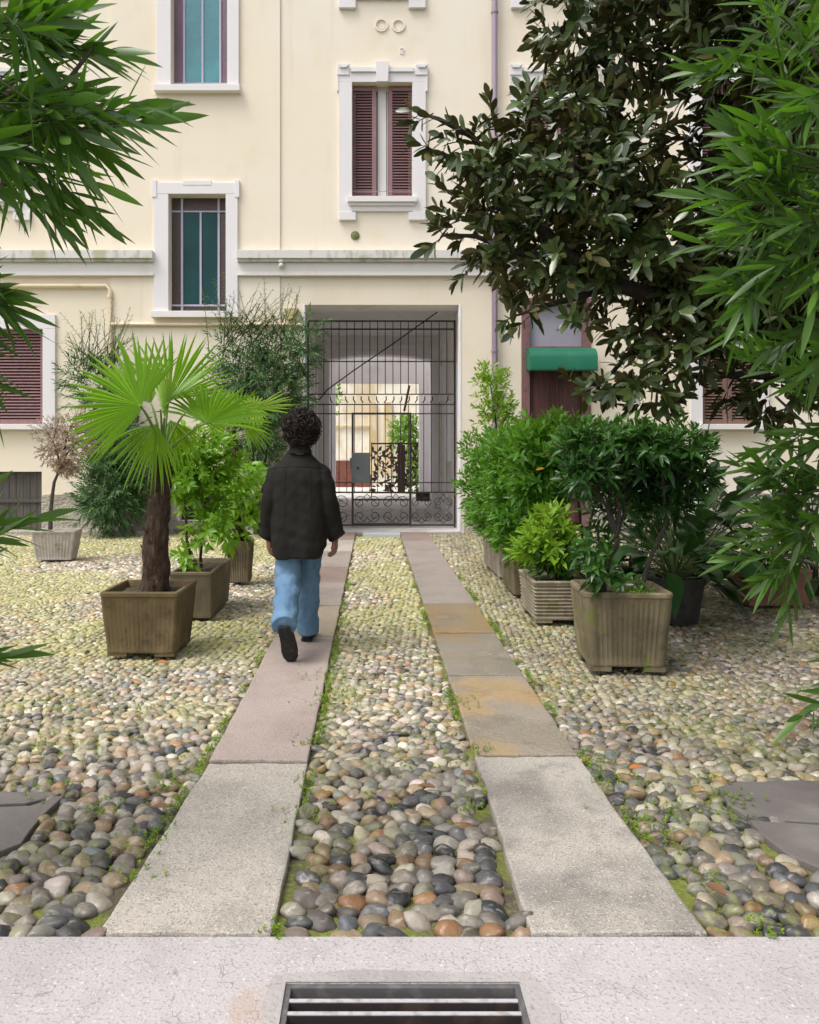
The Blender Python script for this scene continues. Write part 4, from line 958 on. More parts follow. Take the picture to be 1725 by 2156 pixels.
def rring(hw, hd, r, n):
    """rounded rectangle: list of (x,y,nx,ny,s) with s = coordinate along a flat side or None at corners"""
    out = []
    for (cx, cy, a0, ex, ey) in ((hw - r, -(hd - r), -90, 0, 1), (hw - r, hd - r, 0, -1, 0), (-(hw - r), hd - r, 90, 0, -1), (-(hw - r), -(hd - r), 180, 1, 0)):
        for k in range(5):
            a = R(a0 + 90 * k / 4); out.append((cx + r * math.cos(a), cy + r * math.sin(a), math.cos(a), math.sin(a), None))
        L_ = 2 * ((hd - r) if ey else (hw - r)); a = R(a0 + 90)
        for k in range(1, n):
            t = k / n; out.append((cx + r * math.cos(a) + ex * L_ * t, cy + r * math.sin(a) + ey * L_ * t, math.cos(a), math.sin(a), (t - .5) * L_))
    return out
def planter(name, label, x, y, hw, hd, h, m, rot=0.0, taper=.82, flute=None, pitch=.033, amp=.007, r=.035, wall=.035, foot=.024, rim=.034, soil=.07, group=None, cat='planter', soil_m=None):
    t = thing(name, label, cat, (x, y, 0), group)
    c, s = math.cos(rot), math.sin(rot)
    prof = []                      # (z, scale, inset, flute weight)
    z0 = foot; zr = h - rim
    nst = 46 if flute == 'h' else 8
    prof.append((z0, taper, .004, 0)); prof.append((z0 + .012, taper, 0, 0))
    for k in range(nst + 1):
        tt = k / nst; z = lerp(z0 + .02, zr - .012, tt); prof.append((z, lerp(taper, .985, tt), 0, 1))
    prof += [(zr, .985, 0, 0), (zr + .004, 1, 0, 0), (h - .008, 1, 0, 0), (h, 1, .008, 0), (h, 1, wall - .006, 0), (h - .008, 1, wall, 0), (h - soil - .05, .97, wall, 0)]
    rings = []
    nn = 40 if flute == 'v' else 10
    for z, sc, ins, fw in prof:
        ring_ = []
        for (px_, py_, nx, ny, sv) in rring(hw, hd, r, nn):
            o = -ins
            if flute == 'v' and fw and sv is not None: o -= amp * (.5 + .5 * math.cos(2 * math.pi * sv / pitch))
            if flute == 'h' and fw: o -= amp * (.5 + .5 * math.cos(2 * math.pi * z / pitch))
            X, Yy = px_ * sc + nx * o, py_ * sc + ny * o
            w_ = mnoise.noise(Vector((X * 9 + x, Yy * 9, z * 9))) * .004 + mnoise.noise(Vector((X * 34 + x, Yy * 34, z * 34))) * .0018
            X += nx * w_; Yy += ny * w_
            ring_.append((x + X * c - Yy * s, y + X * s + Yy * c, z))
        rings.append(ring_)
    mb = MB(); mb.loft(rings)
    fw_, fd = hw * taper, hd * taper
    for sx in (-1, 1):
        for sy in (-1, 1):
            fx_, fy_ = sx * (fw_ - .075), sy * (fd - .075)
            px_, py_ = x + fx_ * c - fy_ * s, y + fx_ * s + fy_ * c
            mb.obox((px_, py_, foot / 2), (.068 * c, .068 * s, 0), (-.068 * s, .068 * c, 0), (0, 0, foot / 2 - .001))
    mb.build('box', m, t, smooth=True)
    mb = MB(); n = 12; g = []
    iw, id_ = hw * .97 - wall + .004, hd * .97 - wall + .004
    for i in range(n + 1):
        for j in range(n + 1):
            X, Yy = lerp(-iw, iw, i / n), lerp(-id_, id_, j / n)
            g.append((x + X * c - Yy * s, y + X * s + Yy * c, h - soil + mnoise.noise(Vector((X * 14, Yy * 14, x))) * .02 + .015 * (1 - (2 * i / n - 1) ** 2)))
    mb.add(g, [(i * (n + 1) + j, (i + 1) * (n + 1) + j, (i + 1) * (n + 1) + j + 1, i * (n + 1) + j + 1) for i in range(n) for j in range(n)])
    mb.build('soil', soil_m or M_EARTH, t, smooth=True)
    return t
planter('planter', 'big square fluted brown planter holding the fan palm', -1.60, 5.64, .275, .27, .452, M_POTA, rot=-.02, taper=.87, flute='v', soil=.05, r=.03, amp=.005)
planter('planter', 'plain oblong concrete trough behind the palm planter with thin stemmed shrubs', -1.535, 7.05, .185, .45, .40, M_POTB, taper=.90, r=.015, rim=.03, foot=.004, soil=.06)
planter('planter', 'tall narrow fluted concrete pot behind the oblong trough', -1.44, 8.53, .135, .15, .455, M_POTB, taper=.78, flute='v', r=.02, pitch=.03, foot=.01)
planter('planter', 'small pale fluted planter by the cellar door holding the little maple', -4.17, 10.35, .28, .20, .385, M_POTD, rot=.12, taper=.80, flute='v', pitch=.045, r=.02, foot=.004)
planter('planter', 'plain pinkish concrete trough nearest the gate on the right', 1.60, 9.37, .20, .63, .39, M_POTF, taper=.93, r=.015, rim=.03, foot=.004)
planter('planter', 'mossy plain concrete trough between the gate-side trough and the horizontally ribbed planter', 1.60, 8.05, .225, .38, .343, M_POTC, taper=.93, r=.015, rim=.03, foot=.004)
planter('planter', 'concrete planter with horizontal ribs behind the big square planter', 1.585, 6.78, .265, .345, .35, M_POTE, taper=.92, flute='h', pitch=.030, amp=.013, r=.02, rim=.02, foot=.026)
planter('planter', 'large mossy fluted square planter at the front of the right hand row', 1.655, 5.26, .285, .265, .514, M_POTC, rot=-.06, taper=.86, flute='v', pitch=.034, r=.05, foot=.034, amp=.006, soil=.06)
dk = thing('plant_pot', 'dark round pot under the broad leaved plant', 'pot', (2.56, 6.55, 0))
mb = MB(); mb.lathe((2.56, 6.55, 0), [(.15, .0), (.20, .32), (.215, .32), (.215, .37), (.19, .37), (.185, .30)], 28); mb.build('pot', M_POTK, dk, smooth=True); mb = MB(); mb.lathe((2.56, 6.55, .32), [(.186, 0), (.01, .02)], 20); mb.build('soil', M_EARTH, dk)
planter('planter', 'old terracotta box planter half hidden under the foliage on the right', 3.72, 7.36, .31, .20, .33, M_TERR, rot=.05, taper=.92, r=.012, rim=.03, foot=.004)

# ------------------------------------------------------------------ leaf materials
M_OLE = mat('oleander_leaf', (.020, .058, .010), tint2=(.080, .165, .020), rough=.38, trans=.30, tcol=(.14, .34, .015), spec=.45)
M_MAG = mat('magnolia_leaf_top', (.020, .046, .012), tint2=(.085, .128, .030), rough=.33, spec=.75)
M_MAGB = mat('magnolia_leaf_underside', (.085, .068, .018), tint2=(.10, .105, .026), rough=.6)
M_HEDGE = mat('bright_hedge_leaf', (.030, .105, .012), tint2=(.13, .30, .025), rough=.36, trans=.28, tcol=(.22, .48, .03))
M_HEDGED = mat('dark_hedge_leaf', (.014, .050, .010), tint2=(.050, .13, .018), rough=.3, trans=.18, tcol=(.08, .22, .02))
M_LIME = mat('lime_leaf', (.10, .22, .015), tint2=(.26, .44, .035), rough=.4, trans=.35, tcol=(.38, .58, .05))
M_LIMEY = mat('fresh_green_leaf', (.07, .20, .010), tint2=(.22, .42, .025), rough=.34, trans=.36, tcol=(.32, .58, .03))
M_NARR = mat('podocarpus_leaf', (.032, .088, .028), tint2=(.12, .22, .065), rough=.45, trans=.2, tcol=(.08, .2, .05))
M_NARRT = mat('podocarpus_new_leaf', (.10, .18, .05), tint2=(.19, .28, .07), rough=.5, trans=.3, tcol=(.2, .3, .06))
M_ASP = mat('broad_dark_leaf', (.008, .030, .008), tint2=(.024, .070, .014), rough=.28, spec=.6, trans=.12, tcol=(.06, .18, .02))
M_MAPLE = mat('faded_maple_leaf', (.28, .20, .13), tint2=(.42, .33, .25), rough=.7, trans=.3, tcol=(.5, .36, .26))
M_PALM = mat('palm_leaf', (.065, .185, .010), tint2=(.20, .37, .02), rough=.36, trans=.42, tcol=(.34, .60, .02), spec=.45)
M_PALMY = mat('palm_leaf_yellow_green', (.16, .30, .03), tint2=(.30, .46, .07), rough=.4, trans=.35, tcol=(.42, .6, .08))
M_PETI = mat('palm_petiole', (.13, .20, .04), rough=.5)
M_BARK = mat('grey_bark', (.075, .060, .045), [dict(s=20, lo=.45, hi=.65, c=(.04, .032, .025), fac=.8)], .85, [('noise', 40, .6, .01)])
M_DBARK = mat('dark_bark', (.032, .025, .020), [dict(s=20, lo=.45, hi=.65, c=(.055, .045, .036), fac=.6)], .85, [('noise', 30, .7, .012)])
M_TWIG = mat('green_twig', (.05, .075, .02), rough=.6)
M_RTWIG = mat('brown_twig', (.07, .045, .028), rough=.7)
M_FIBRE = mat('palm_fibre', (.050, .030, .018), [dict(s=25, st=(1, 1, .3), lo=.45, hi=.65, c=(.10, .065, .042), fac=.8), dict(s=70, st=(1, 1, .2), lo=.5, hi=.7, c=(.018, .012, .009), fac=.7)], .95, [('noise', 60, 1, .02, (1, 1, .3))])

def stems(name, m, parent, paths, n=7):
    mb = MB()
    for pts, r0, r1 in paths:
        k = len(pts); mb.tube(pts, [lerp(r0, r1, i / (k - 1)) for i in range(k)], n)
    return mb.build(name, m, parent, smooth=True)
def CL(x, y, Y, rx, ry, rd=None, wgt=None):
    p = P(x, y, Y); s = Y / FPX
    rx, ry = rx * s, ry * s; rd = rd if rd is not None else (rx + ry) / 2
    return (p.x, p.y, p.z, rx, rd, ry) + ((wgt,) if wgt else ())

# ------------------------------------------------------------------ the fan palm
def frond(parent, name, hub, top, nrm, a0, a1, rad, nseg, m, droop=.25, split=.50, xaxis=(1, 0, 0), cup=.12):
    hub = Vector(hub); n = Vector(nrm).normalized(); u = Vector(xaxis); u = (u - n * u.dot(n)).normalized(); v = n.cross(u)
    if v.z < 0: v = -v
    ts = [0.02, .2, split, .66, .84, 1.0]
    V = []; Q = []; T = []
    da = R((a1 - a0) / nseg)
    for k in range(nseg):
        f = (k + .5) / nseg; a = R(a0) + da * (k + .5) + random.gauss(0, .012)
        L_ = rad * (.80 + .20 * math.sin(math.pi * f)) * random.uniform(.93, 1.06)
        dr = u * math.cos(a) + v * math.sin(a); sd = -u * math.sin(a) + v * math.cos(a)
        tw = random.gauss(0, .16); tint = random.uniform(.15, .9); dd = droop * random.uniform(.5, 1.6); b0 = len(V)
        bend = random.gauss(0, .03)
        for i, t in enumerate(ts):
            r_ = L_ * t
            hw_ = r_ * math.tan(da / 2) * 1.0 if t <= split else L_ * split * math.tan(da / 2) * ((1 - t) / (1 - split)) ** .75 + .0008
            c = hub + dr * r_ + n * (cup * r_ * t) + sd * bend * r_ * t + Vector((0, 0, -1)) * dd * L_ * max(0, t - .35) ** 2
            sw = (sd + n * tw * t).normalized()
            V += [c - sw * hw_ - n * hw_ * .30, c + n * hw_ * .75, c + sw * hw_ - n * hw_ * .30]; T += [tint * (1 - .25 * t) + .25 * t] * 3
        for i in range(len(ts) - 1):
            for j in range(2): Q.append((b0 + i * 3 + j, b0 + i * 3 + j + 1, b0 + (i + 1) * 3 + j + 1, b0 + (i + 1) * 3 + j))
    me = np_mesh(name, np.array([p[:] for p in V]), np.array(Q), np.array(T))
    me.set_sharp_from_angle(angle=R(35))
    o = link('frond', me, m, parent)
    top = Vector(top); d_ = hub - top
    mb = MB(); mid = [top, top + Vector((d_.x * .25, d_.y * .25, d_.z * .45)), top + Vector((d_.x * .65, d_.y * .65, d_.z * .85)), hub]
    pts = bez(*mid, n=8); mb.tube(pts, [lerp(.013, .006, i / 8) for i in range(9)], 6); mb.build('petiole', M_PETI, o, smooth=True)
    return o
palm = thing('fan_palm', 'fan palm with a shaggy brown trunk and bright green fronds in the big square planter', 'palm', (P(327, 1240, 5.65).x, 5.65, .40))
tp = P(343, 968, 5.66)
trunk = [P(327, 1240, 5.65), P(329, 1200, 5.65), P(326, 1160, 5.65), P(331, 1110, 5.65), P(336, 1060, 5.66), P(342, 1010, 5.66), P(343, 985, 5.66), P(343, 955, 5.66)]
tr = [.104, .094, .092, .080, .074, .066, .058, .032]
mb = MB(); rings = []; N_ = 34; M_ = 22
def tr_at(f):
    k = f * (len(trunk) - 1); i = min(int(k), len(trunk) - 2); t = k - i; return trunk[i].lerp(trunk[i + 1], t), lerp(tr[i], tr[i + 1], t)
for i in range(N_ + 1):
    c, r_ = tr_at(i / N_); ring_ = []
    for k in range(M_):
        a = 2 * math.pi * k / M_; q = Vector((math.cos(a), math.sin(a), 0)); nn_ = mnoise.noise(Vector((q.x * 2.0, q.y * 2.0, c.z * 9))) * .22 + mnoise.noise(Vector((q.x * 6, q.y * 6, c.z * 22))) * .14
        ring_.append(c + q * r_ * (1 + nn_))
    rings.append(ring_)
mb.loft(rings); tk = mb.build('trunk', M_FIBRE, palm, smooth=True)
mb = MB()
for k in range(1500):                       # hanging fibre
    f = random.random() ** .9; c, r_ = tr_at(f * .97); a = random.uniform(0, 6.283); q = Vector((math.cos(a), math.sin(a), 0)); b = c + q * r_ * 1.02; L_ = random.uniform(.02, .07)
    e = b + q * random.uniform(.005, .04) + Vector((random.uniform(-.02, .02), random.uniform(-.02, .02), random.choice((-1, -1, 1, .3)) * L_)); s_ = q.cross(Vector((0, 0, 1))) * random.uniform(.0010, .003)
    mb.add([b - s_, b + s_, e], [(0, 1, 2)])
for k in range(60):                          # old leaf base stubs
    f = random.uniform(.25, .98); c, r_ = tr_at(f); a = random.uniform(0, 6.283); q = Vector((math.cos(a), math.sin(a), 0)); b = c + q * r_ * .9; e = b + q * .035 + Vector((0, 0, .055)); s_ = q.cross(Vector((0, 0, 1))) * .016
    mb.add([b - s_, b + s_, e + s_ * .5, e - s_ * .5, b - s_ - q * .01, b + s_ - q * .01], [(0, 1, 2, 3), (4, 5, 2, 3)])
mb.build('fibre', M_FIBRE, tk)
frond(palm, 'frond', P(294, 853, 5.35), tp, (-.25, -.9, .30), 44, 236, .60, 30, M_PALM, .22)
frond(palm, 'frond', P(356, 842, 5.80), tp, (.05, -.85, .35), 10, 142, .60, 24, M_PALM, .15)
frond(palm, 'frond', P(338, 862, 5.52), tp, (-.55, -.35, .75), 14, 62, .52, 12, M_PALM, .30)
frond(palm, 'frond', P(437, 890, 5.50), tp, (.15, -.62, .75), 0, 165, .54, 24, M_PALM, .35)
frond(palm, 'frond', P(328, 893, 5.50), tp, (-.1, -.85, -.15), 190, 305, .46, 24, M_PALM, .25)
frond(palm, 'frond', P(392, 868, 6.02), tp, (.1, -.7, .6), -35, 80, .45, 20, M_PALM, .3)
frond(palm, 'frond', P(360, 885, 5.95), tp, (.1, -.8, -.2), 215, 335, .40, 20, M_PALM, .4)
frond(palm, 'frond', P(300, 860, 5.95), tp, (-.2, -.8, .45), 95, 240, .58, 22, M_PALM, .35)
frond(palm, 'frond', P(346, 880, 5.60), tp, (-.6, -.5, .1), 50, 120, .42, 8, M_PALMY, .05)
frond(palm, 'frond', P(318, 850, 5.75), tp, (.1, -.9, .2), 70, 160, .40, 16, M_PALM, .2)
# the second smaller palm
p2 = thing('fan_palm', 'smaller fan palm farther back in the tall narrow pot with star shaped pale fronds', 'palm', (P(500, 1140, 8.53).x, 8.53, .40))
t2 = P(487, 905, 8.5)
mb = MB(); pts = bez(P(505, 1145, 8.53), P(500, 1080, 8.52), P(486, 1000, 8.5), P(487, 905, 8.5), n=10); mb.tube(pts, [.06, .065, .062, .065, .07, .068, .07, .074, .078, .075, .05], 14)
tk2 = mb.build('trunk', M_FIBRE, p2, smooth=True)
mb = MB()
for k in range(500):
    f = random.random(); c = pts[min(9, int(f * 10))].lerp(pts[min(10, int(f * 10) + 1)], f * 10 % 1); a = random.uniform(0, 6.283); q = Vector((math.cos(a), math.sin(a), 0)); b = c + q * .065; e = b + q * random.uniform(.005, .03) + Vector((0, 0, random.uniform(-.06, .03))); s_ = q.cross(Vector((0, 0, 1))) * .002
    mb.add([b - s_, b + s_, e], [(0, 1, 2)])
mb.build('fibre', M_FIBRE, tk2)
frond(p2, 'frond', P(537, 860, 8.2), t2, (.1, -.9, .3), -8, 40, .44, 8, M_PALMY, .1); frond(p2, 'frond', P(537, 861, 8.2), t2, (.1, -.95, .2), 40, 350, .20, 20, M_PALMY, .2)
frond(p2, 'frond', P(500, 870, 8.5), t2, (0, -.7, .6), 40, 200, .42, 22, M_PALM, .3); frond(p2, 'frond', P(478, 885, 8.5), t2, (-.2, -.8, .3), 120, 260, .38, 18, M_PALM, .3)
frond(p2, 'frond', P(512, 890, 8.4), t2, (.3, -.8, .1), -80, 30, .34, 14, M_PALM, .4); frond(p2, 'frond', P(470, 870, 8.7), t2, (-.2, -.8, .4), 60, 200, .44, 18, M_PALM, .3)

# ------------------------------------------------------------------ shrubs on the left
s = thing('potted_shrub', 'bright green shrub with thin dark stems in the oblong trough behind the palm', 'shrub', (-1.53, 7.05, .34))
stems('stem', M_DBARK, s, [(wobble(bez(P(403, 1195, 7.0), P(398, 1150, 7), P(385, 1090, 7), P(388, 1000, 7.0)), .012), .016, .008), (wobble(bez(P(424, 1195, 7.1), P(422, 1130, 7.1), P(432, 1060, 7.1), P(445, 970, 7.1)), .012), .015, .007), (bez(P(400, 1150, 7.0), P(420, 1130, 6.9), P(435, 1120, 6.85), P(455, 1105, 6.8)), .008, .004),
      (bez(P(424, 1150, 7.1), P(440, 1110, 7.1), P(455, 1060, 7.0), P(470, 1040, 7.0)), .008, .004), (bez(P(390, 1040, 7.0), P(380, 1010, 6.9), P(370, 980, 6.9), P(365, 950, 6.9)), .008, .004)])
cl = [CL(420, 960, 7.0, 72, 52, .3), CL(395, 1010, 6.95, 48, 50, .25), CL(455, 975, 7.05, 45, 50, .2), CL(440, 1030, 7.0, 40, 40, .2), CL(370, 960, 6.9, 28, 45, .2)]
pts, D = clump_points(cl, 300, up=.5); foliage('foliage', M_LIMEY, s, pts, D, .09, 8, 1.35, .7, .078, .016, .15, 'small')
pts, D = clump_points([CL(443, 1122, 6.85, 38, 28, .15), CL(462, 1080, 7.0, 38, 30, .18), CL(400, 1165, 6.95, 20, 20, .1)], 55, up=.3); foliage('foliage', M_LIMEY, s, pts, D, .09, 7, 1.35, .8, .085, .019, .2, 'small')
s = thing('potted_shrub', 'leafy light green plant in the tall narrow pot beside the walking person', 'shrub', (-1.44, 8.5, .40))
stems('stem', M_TWIG, s, [(bez(P(495, 1145, 8.5), P(500, 1120, 8.5), P(500, 1080, 8.4), P(510, 1030, 8.4)), .008, .004), (bez(P(500, 1145, 8.45), P(512, 1120, 8.4), P(520, 1100, 8.4), P(535, 1060, 8.4)), .007, .003)])
pts, D = clump_points([CL(505, 1035, 8.4, 32, 38, .2), CL(500, 1085, 8.4, 30, 25, .2), CL(520, 1000, 8.3, 20, 18, .1), CL(485, 1120, 8.3, 25, 20, .15)], 70, up=.2); foliage('foliage', M_LIMEY, s, pts, D, .10, 6, 1.3, .6, .12, .032, .35, 'small')
# narrow leaved wall shrubs
def narrow_shrub(label, x, clumps, n, tops, trunk_pts):
    s = thing('wall_shrub', label, 'shrub', (x, 13.35, 0))
    stems('trunk', M_DBARK, s, trunk_pts)
    pts, D = clump_points(clumps, n, shell=2.2, up=.35)
    foliage('foliage', M_NARR, s, pts, D, .25, 15, 1.1, .5, .105, .0095, .28, 'narrow', whorl=0)
    mb = MB(); A = []; Dd = []; Ls = []
    for (x0, y0, x1, y1, Y) in tops:
        a, b = P(x0, y0, Y), P(x1, y1, Y + random.uniform(-.1, .1)); q = bez(a, a.lerp(b, .4) + Vector((random.uniform(-.04, .04), 0, .03)), a.lerp(b, .75) + Vector((random.uniform(-.05, .05), 0, 0)), b, n=7)
        mb.tube(q, [lerp(.007, .002, i / 7) for i in range(8)], 4)
        for i in range(len(q) - 1): A.append(q[i][:]); Dd.append((q[i + 1] - q[i])[:]); Ls.append((q[i + 1] - q[i]).length)
    mb.build('twigs', M_TWIG, s, smooth=True)
    b, d_, n_, t = shoots_to_leaves(np.array(A), np.array(Dd), np.array(Ls), 5, 1.15, .8)
    V, Q, idx, mi = leaves(b, d_, n_, rng.uniform(.05, .10, len(b)), .0065, .2, 'narrow'); link('foliage', np_mesh('tips', V, Q, rng.uniform(0, 1, len(b))[idx]), M_NARRT, s)
tops = [(random.uniform(150, 250), random.uniform(760, 800), random.uniform(120, 290), random.uniform(650, 740), 13.1) for _ in range(40)] + [(225, 760, 236, 640, 13.2), (180, 780, 150, 700, 13.2)]
narrow_shrub('dark narrow leaved shrub against the wall behind the little maple', fx(235), [CL(232, 1035, 13.2, 58, 72, .35, 2.6), CL(240, 930, 13.2, 55, 70, .3, 1.5), CL(215, 830, 13.3, 75, 60, .25, .6), CL(185, 790, 13.3, 45, 40, .2, .2), CL(300, 1000, 13.3, 25, 50, .2, .5)], 1000, tops,
             [(wobble(bez((fx(240), 13.4, 0), (fx(238), 13.4, .8), P(235, 950, 13.4), P(215, 780, 13.4)), .02), .03, .01), (wobble(bez((fx(240), 13.4, 0), (fx(245), 13.4, .8), P(255, 950, 13.4), P(240, 800, 13.4)), .02), .025, .01)])
tops = [(random.uniform(460, 620), random.uniform(700, 760), random.uniform(425, 645), random.uniform(600, 690), 13.0) for _ in range(60)] + [(470, 700, 452, 590, 13.0), (480, 700, 470, 575, 13.0), (560, 700, 556, 585, 13.1), (590, 720, 598, 610, 13.1), (610, 720, 632, 605, 13.1), (440, 740, 425, 610, 13.0)]
narrow_shrub('tall dark narrow leaved shrub against the wall just left of the gate passage', fx(550), [CL(560, 800, 13.1, 85, 65, .35, 2.4), CL(520, 740, 13.2, 80, 55, .3, .5), CL(600, 740, 13.1, 50, 55, .3, .5), CL(548, 900, 13.2, 52, 70, .3, 1.6), CL(548, 1020, 13.2, 42, 80, .3, 1.6), CL(640, 735, 12.9, 28, 22, .2, .35), CL(650, 690, 12.9, 18, 10, .1, .15), CL(490, 820, 13.2, 50, 60, .3, 1), CL(590, 840, 13.1, 48, 50, .3, .9)], 1050, tops,
             [(wobble(bez((fx(545), 13.4, 0), (fx(545), 13.4, .8), P(540, 950, 13.4), P(520, 760, 13.4)), .02), .035, .01), (wobble(bez((fx(550), 13.4, 0), (fx(560), 13.4, .8), P(560, 950, 13.3), P(590, 760, 13.2)), .02), .03, .01)])
# the little maple
s = thing('maple_tree', 'little maple with a crooked thin trunk and faded pinkish leaves in the pale planter', 'tree', (-4.17, 10.3, .32))
stems('trunk', M_BARK, s, [(wobble([P(106, 1115, 10.3), P(108, 1080, 10.3), P(110, 1050, 10.3), P(116, 1015, 10.3), P(122, 995, 10.3), P(132, 965, 10.3), P(138, 940, 10.3)], .012), .030, .012), ([P(125, 985, 10.3), P(122, 955, 10.25), P(112, 930, 10.2), P(100, 910, 10.2)], .014, .005), ([P(132, 965, 10.3), P(150, 945, 10.3), P(165, 925, 10.3), P(180, 915, 10.3)], .013, .004), ([P(136, 950, 10.3), P(140, 920, 10.35), P(150, 895, 10.4)], .011, .004), ([P(112, 930, 10.2), P(118, 905, 10.2), P(125, 885, 10.3)], .008, .003)])
pts, D = clump_points([CL(120, 915, 10.25, 42, 38, .3), CL(160, 925, 10.3, 38, 34, .3), CL(135, 950, 10.2, 45, 34, .25), CL(105, 945, 10.2, 26, 26, .2), CL(150, 890, 10.4, 30, 26, .2), CL(140, 985, 10.2, 22, 12, .12, .05)], 420, up=.1); foliage('foliage', M_MAPLE, s, pts, D, .08, 7, 1.3, .6, .042, .009, .3, 'narrow', twigs=.0022, twig_mat=M_RTWIG)

# ------------------------------------------------------------------ shrubs on the right
s = thing('potted_shrub', 'slender yellow green shrub rising above the hedge right of the gate', 'shrub', (1.72, 10.6, 0))
stems('stem', M_DBARK, s, [(wobble(bez((1.70, 10.6, 0), (1.70, 10.6, .8), P(1050, 900, 10.5), P(1030, 780, 10.4), n=10), .02), .022, .006), (wobble(bez(P(1050, 920, 10.5), P(1060, 890, 10.4), P(1070, 870, 10.4), P(1080, 850, 10.4)), .01), .009, .003)])
pts, D = clump_points([CL(1028, 790, 10.4, 24, 26, .14), CL(1040, 810, 10.4, 30, 24, .16), CL(1040, 850, 10.4, 34, 26, .2), CL(1066, 862, 10.4, 26, 24, .16), CL(1045, 885, 10.4, 36, 22, .2)], 150, up=.8); foliage('foliage', M_LIME, s, pts, D, .11, 8, 1.2, .6, .085, .013, .15, 'small')
s = thing('potted_shrub', 'dense green bush filling the pinkish trough nearest the gate', 'shrub', (1.60, 9.4, .33))
stems('stem', M_DBARK, s, [(wobble(bez((1.5, y_, .33), (1.5, y_, .6), (1.45 + .1 * k, y_, .9), (1.4 + .25 * k, y_, 1.3)), .02), .016, .006) for k, y_ in enumerate((9.0, 9.3, 9.7))])
pts, D = clump_points([CL(1022, 960, 9.5, 38, 45, .5), CL(1018, 1030, 9.4, 40, 45, .5), CL(1035, 1080, 9.2, 38, 42, .5), CL(1060, 985, 9.3, 40, 70, .5), CL(1045, 1110, 9.0, 25, 25, .3)], 620, up=.5); foliage('foliage', M_HEDGE, s, pts, D, .13, 9, 1.2, .6, .085, .014, .15, 'small')
s = thing('potted_shrub', 'dense green bush growing in the mossy plain trough', 'shrub', (1.62, 8.05, .29))
stems('stem', M_DBARK, s, [(wobble(bez((1.55 + .05 * k, y_, .29), (1.55, y_, .6), (1.5 + .1 * k, y_, .9), (1.45 + .2 * k, y_, 1.3)), .02), .016, .006) for k, y_ in enumerate((7.8, 8.0, 8.3))])
pts, D = clump_points([CL(1095, 960, 8.1, 62, 48, .45), CL(1075, 1020, 8.0, 48, 60, .4), CL(1110, 1060, 8.0, 58, 55, .4), CL(1140, 950, 8.0, 50, 45, .4), CL(1085, 1110, 7.9, 42, 45, .3), CL(1100, 1150, 7.8, 35, 28, .25)], 640, up=.5); foliage('foliage', M_HEDGE, s, pts, D, .14, 9, 1.2, .6, .095, .016, .15, 'small')
s = thing('potted_shrub', 'low yellow green rosette plant in the horizontally ribbed planter', 'shrub', (1.60, 6.75, .29))
stems('stem', M_DBARK, s, [(wobble(bez((1.6, 6.75, .27), (1.58, 6.75, .35), (1.55 + .06 * k, 6.7, .45), (1.40 + .14 * k, 6.65, .62)), .008), .016, .006) for k in range(4)])
pts, D = clump_points([CL(1150, 1140, 6.75, 48, 38, .2), CL(1170, 1110, 6.8, 36, 28, .18), CL(1128, 1170, 6.7, 28, 26, .15), CL(1180, 1170, 6.7, 34, 30, .18)], 105, up=.9); foliage('foliage', M_LIME, s, pts, D, .09, 10, 1.25, .35, .115, .017, .2, 'small')
pts, D = clump_points([CL(1170, 1195, 6.7, 48, 22, .2)], 30, up=.5); foliage('foliage', M_HEDGED, s, pts, D, .09, 9, 1.25, .5, .10, .016, .2, 'small')
# taller hedge bush behind, bright on top
s = thing('hedge_bush', 'tall glossy hedge bush with yellowish top leaves behind the horizontally ribbed planter', 'shrub', (1.95, 7.4, 0))
stems('stem', M_DBARK, s, [(wobble(bez((1.9 + .07 * k, 7.4, 0), (1.9 + .05 * k, 7.4, .4), (1.85 + .1 * k, 7.4, .8), (1.6 + .28 * k, 7.3, 1.35), n=10), .03), .02, .006) for k in range(4)])
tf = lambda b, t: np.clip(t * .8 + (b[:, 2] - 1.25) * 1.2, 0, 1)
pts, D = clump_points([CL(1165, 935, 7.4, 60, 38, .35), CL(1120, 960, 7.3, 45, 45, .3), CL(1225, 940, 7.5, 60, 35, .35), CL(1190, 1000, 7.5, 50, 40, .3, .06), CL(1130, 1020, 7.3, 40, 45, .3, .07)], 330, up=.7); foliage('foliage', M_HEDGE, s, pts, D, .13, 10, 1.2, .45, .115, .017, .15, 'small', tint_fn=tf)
mb = MB()
V, Q, idx, mi = leaves(np.array([P(1140, 1060, 7.0)[:], P(1128, 990, 7.0)[:], P(1150, 960, 7.0)[:]]), np.array([(.1, -.2, -.9), (.4, -.3, .3), (.3, -.3, .7)]), np.array([(0, -1, 0.1)] * 3), np.array([.11, .1, .08]), np.array([.022, .016, .015]), .3, 'small')
link('yellow_leaves', np_mesh('yellow_leaves', V, Q, np.zeros(len(V))), mat('yellow_leaf', (.55, .33, .03), rough=.5, trans=.3, tcol=(.6, .4, .05)), s)
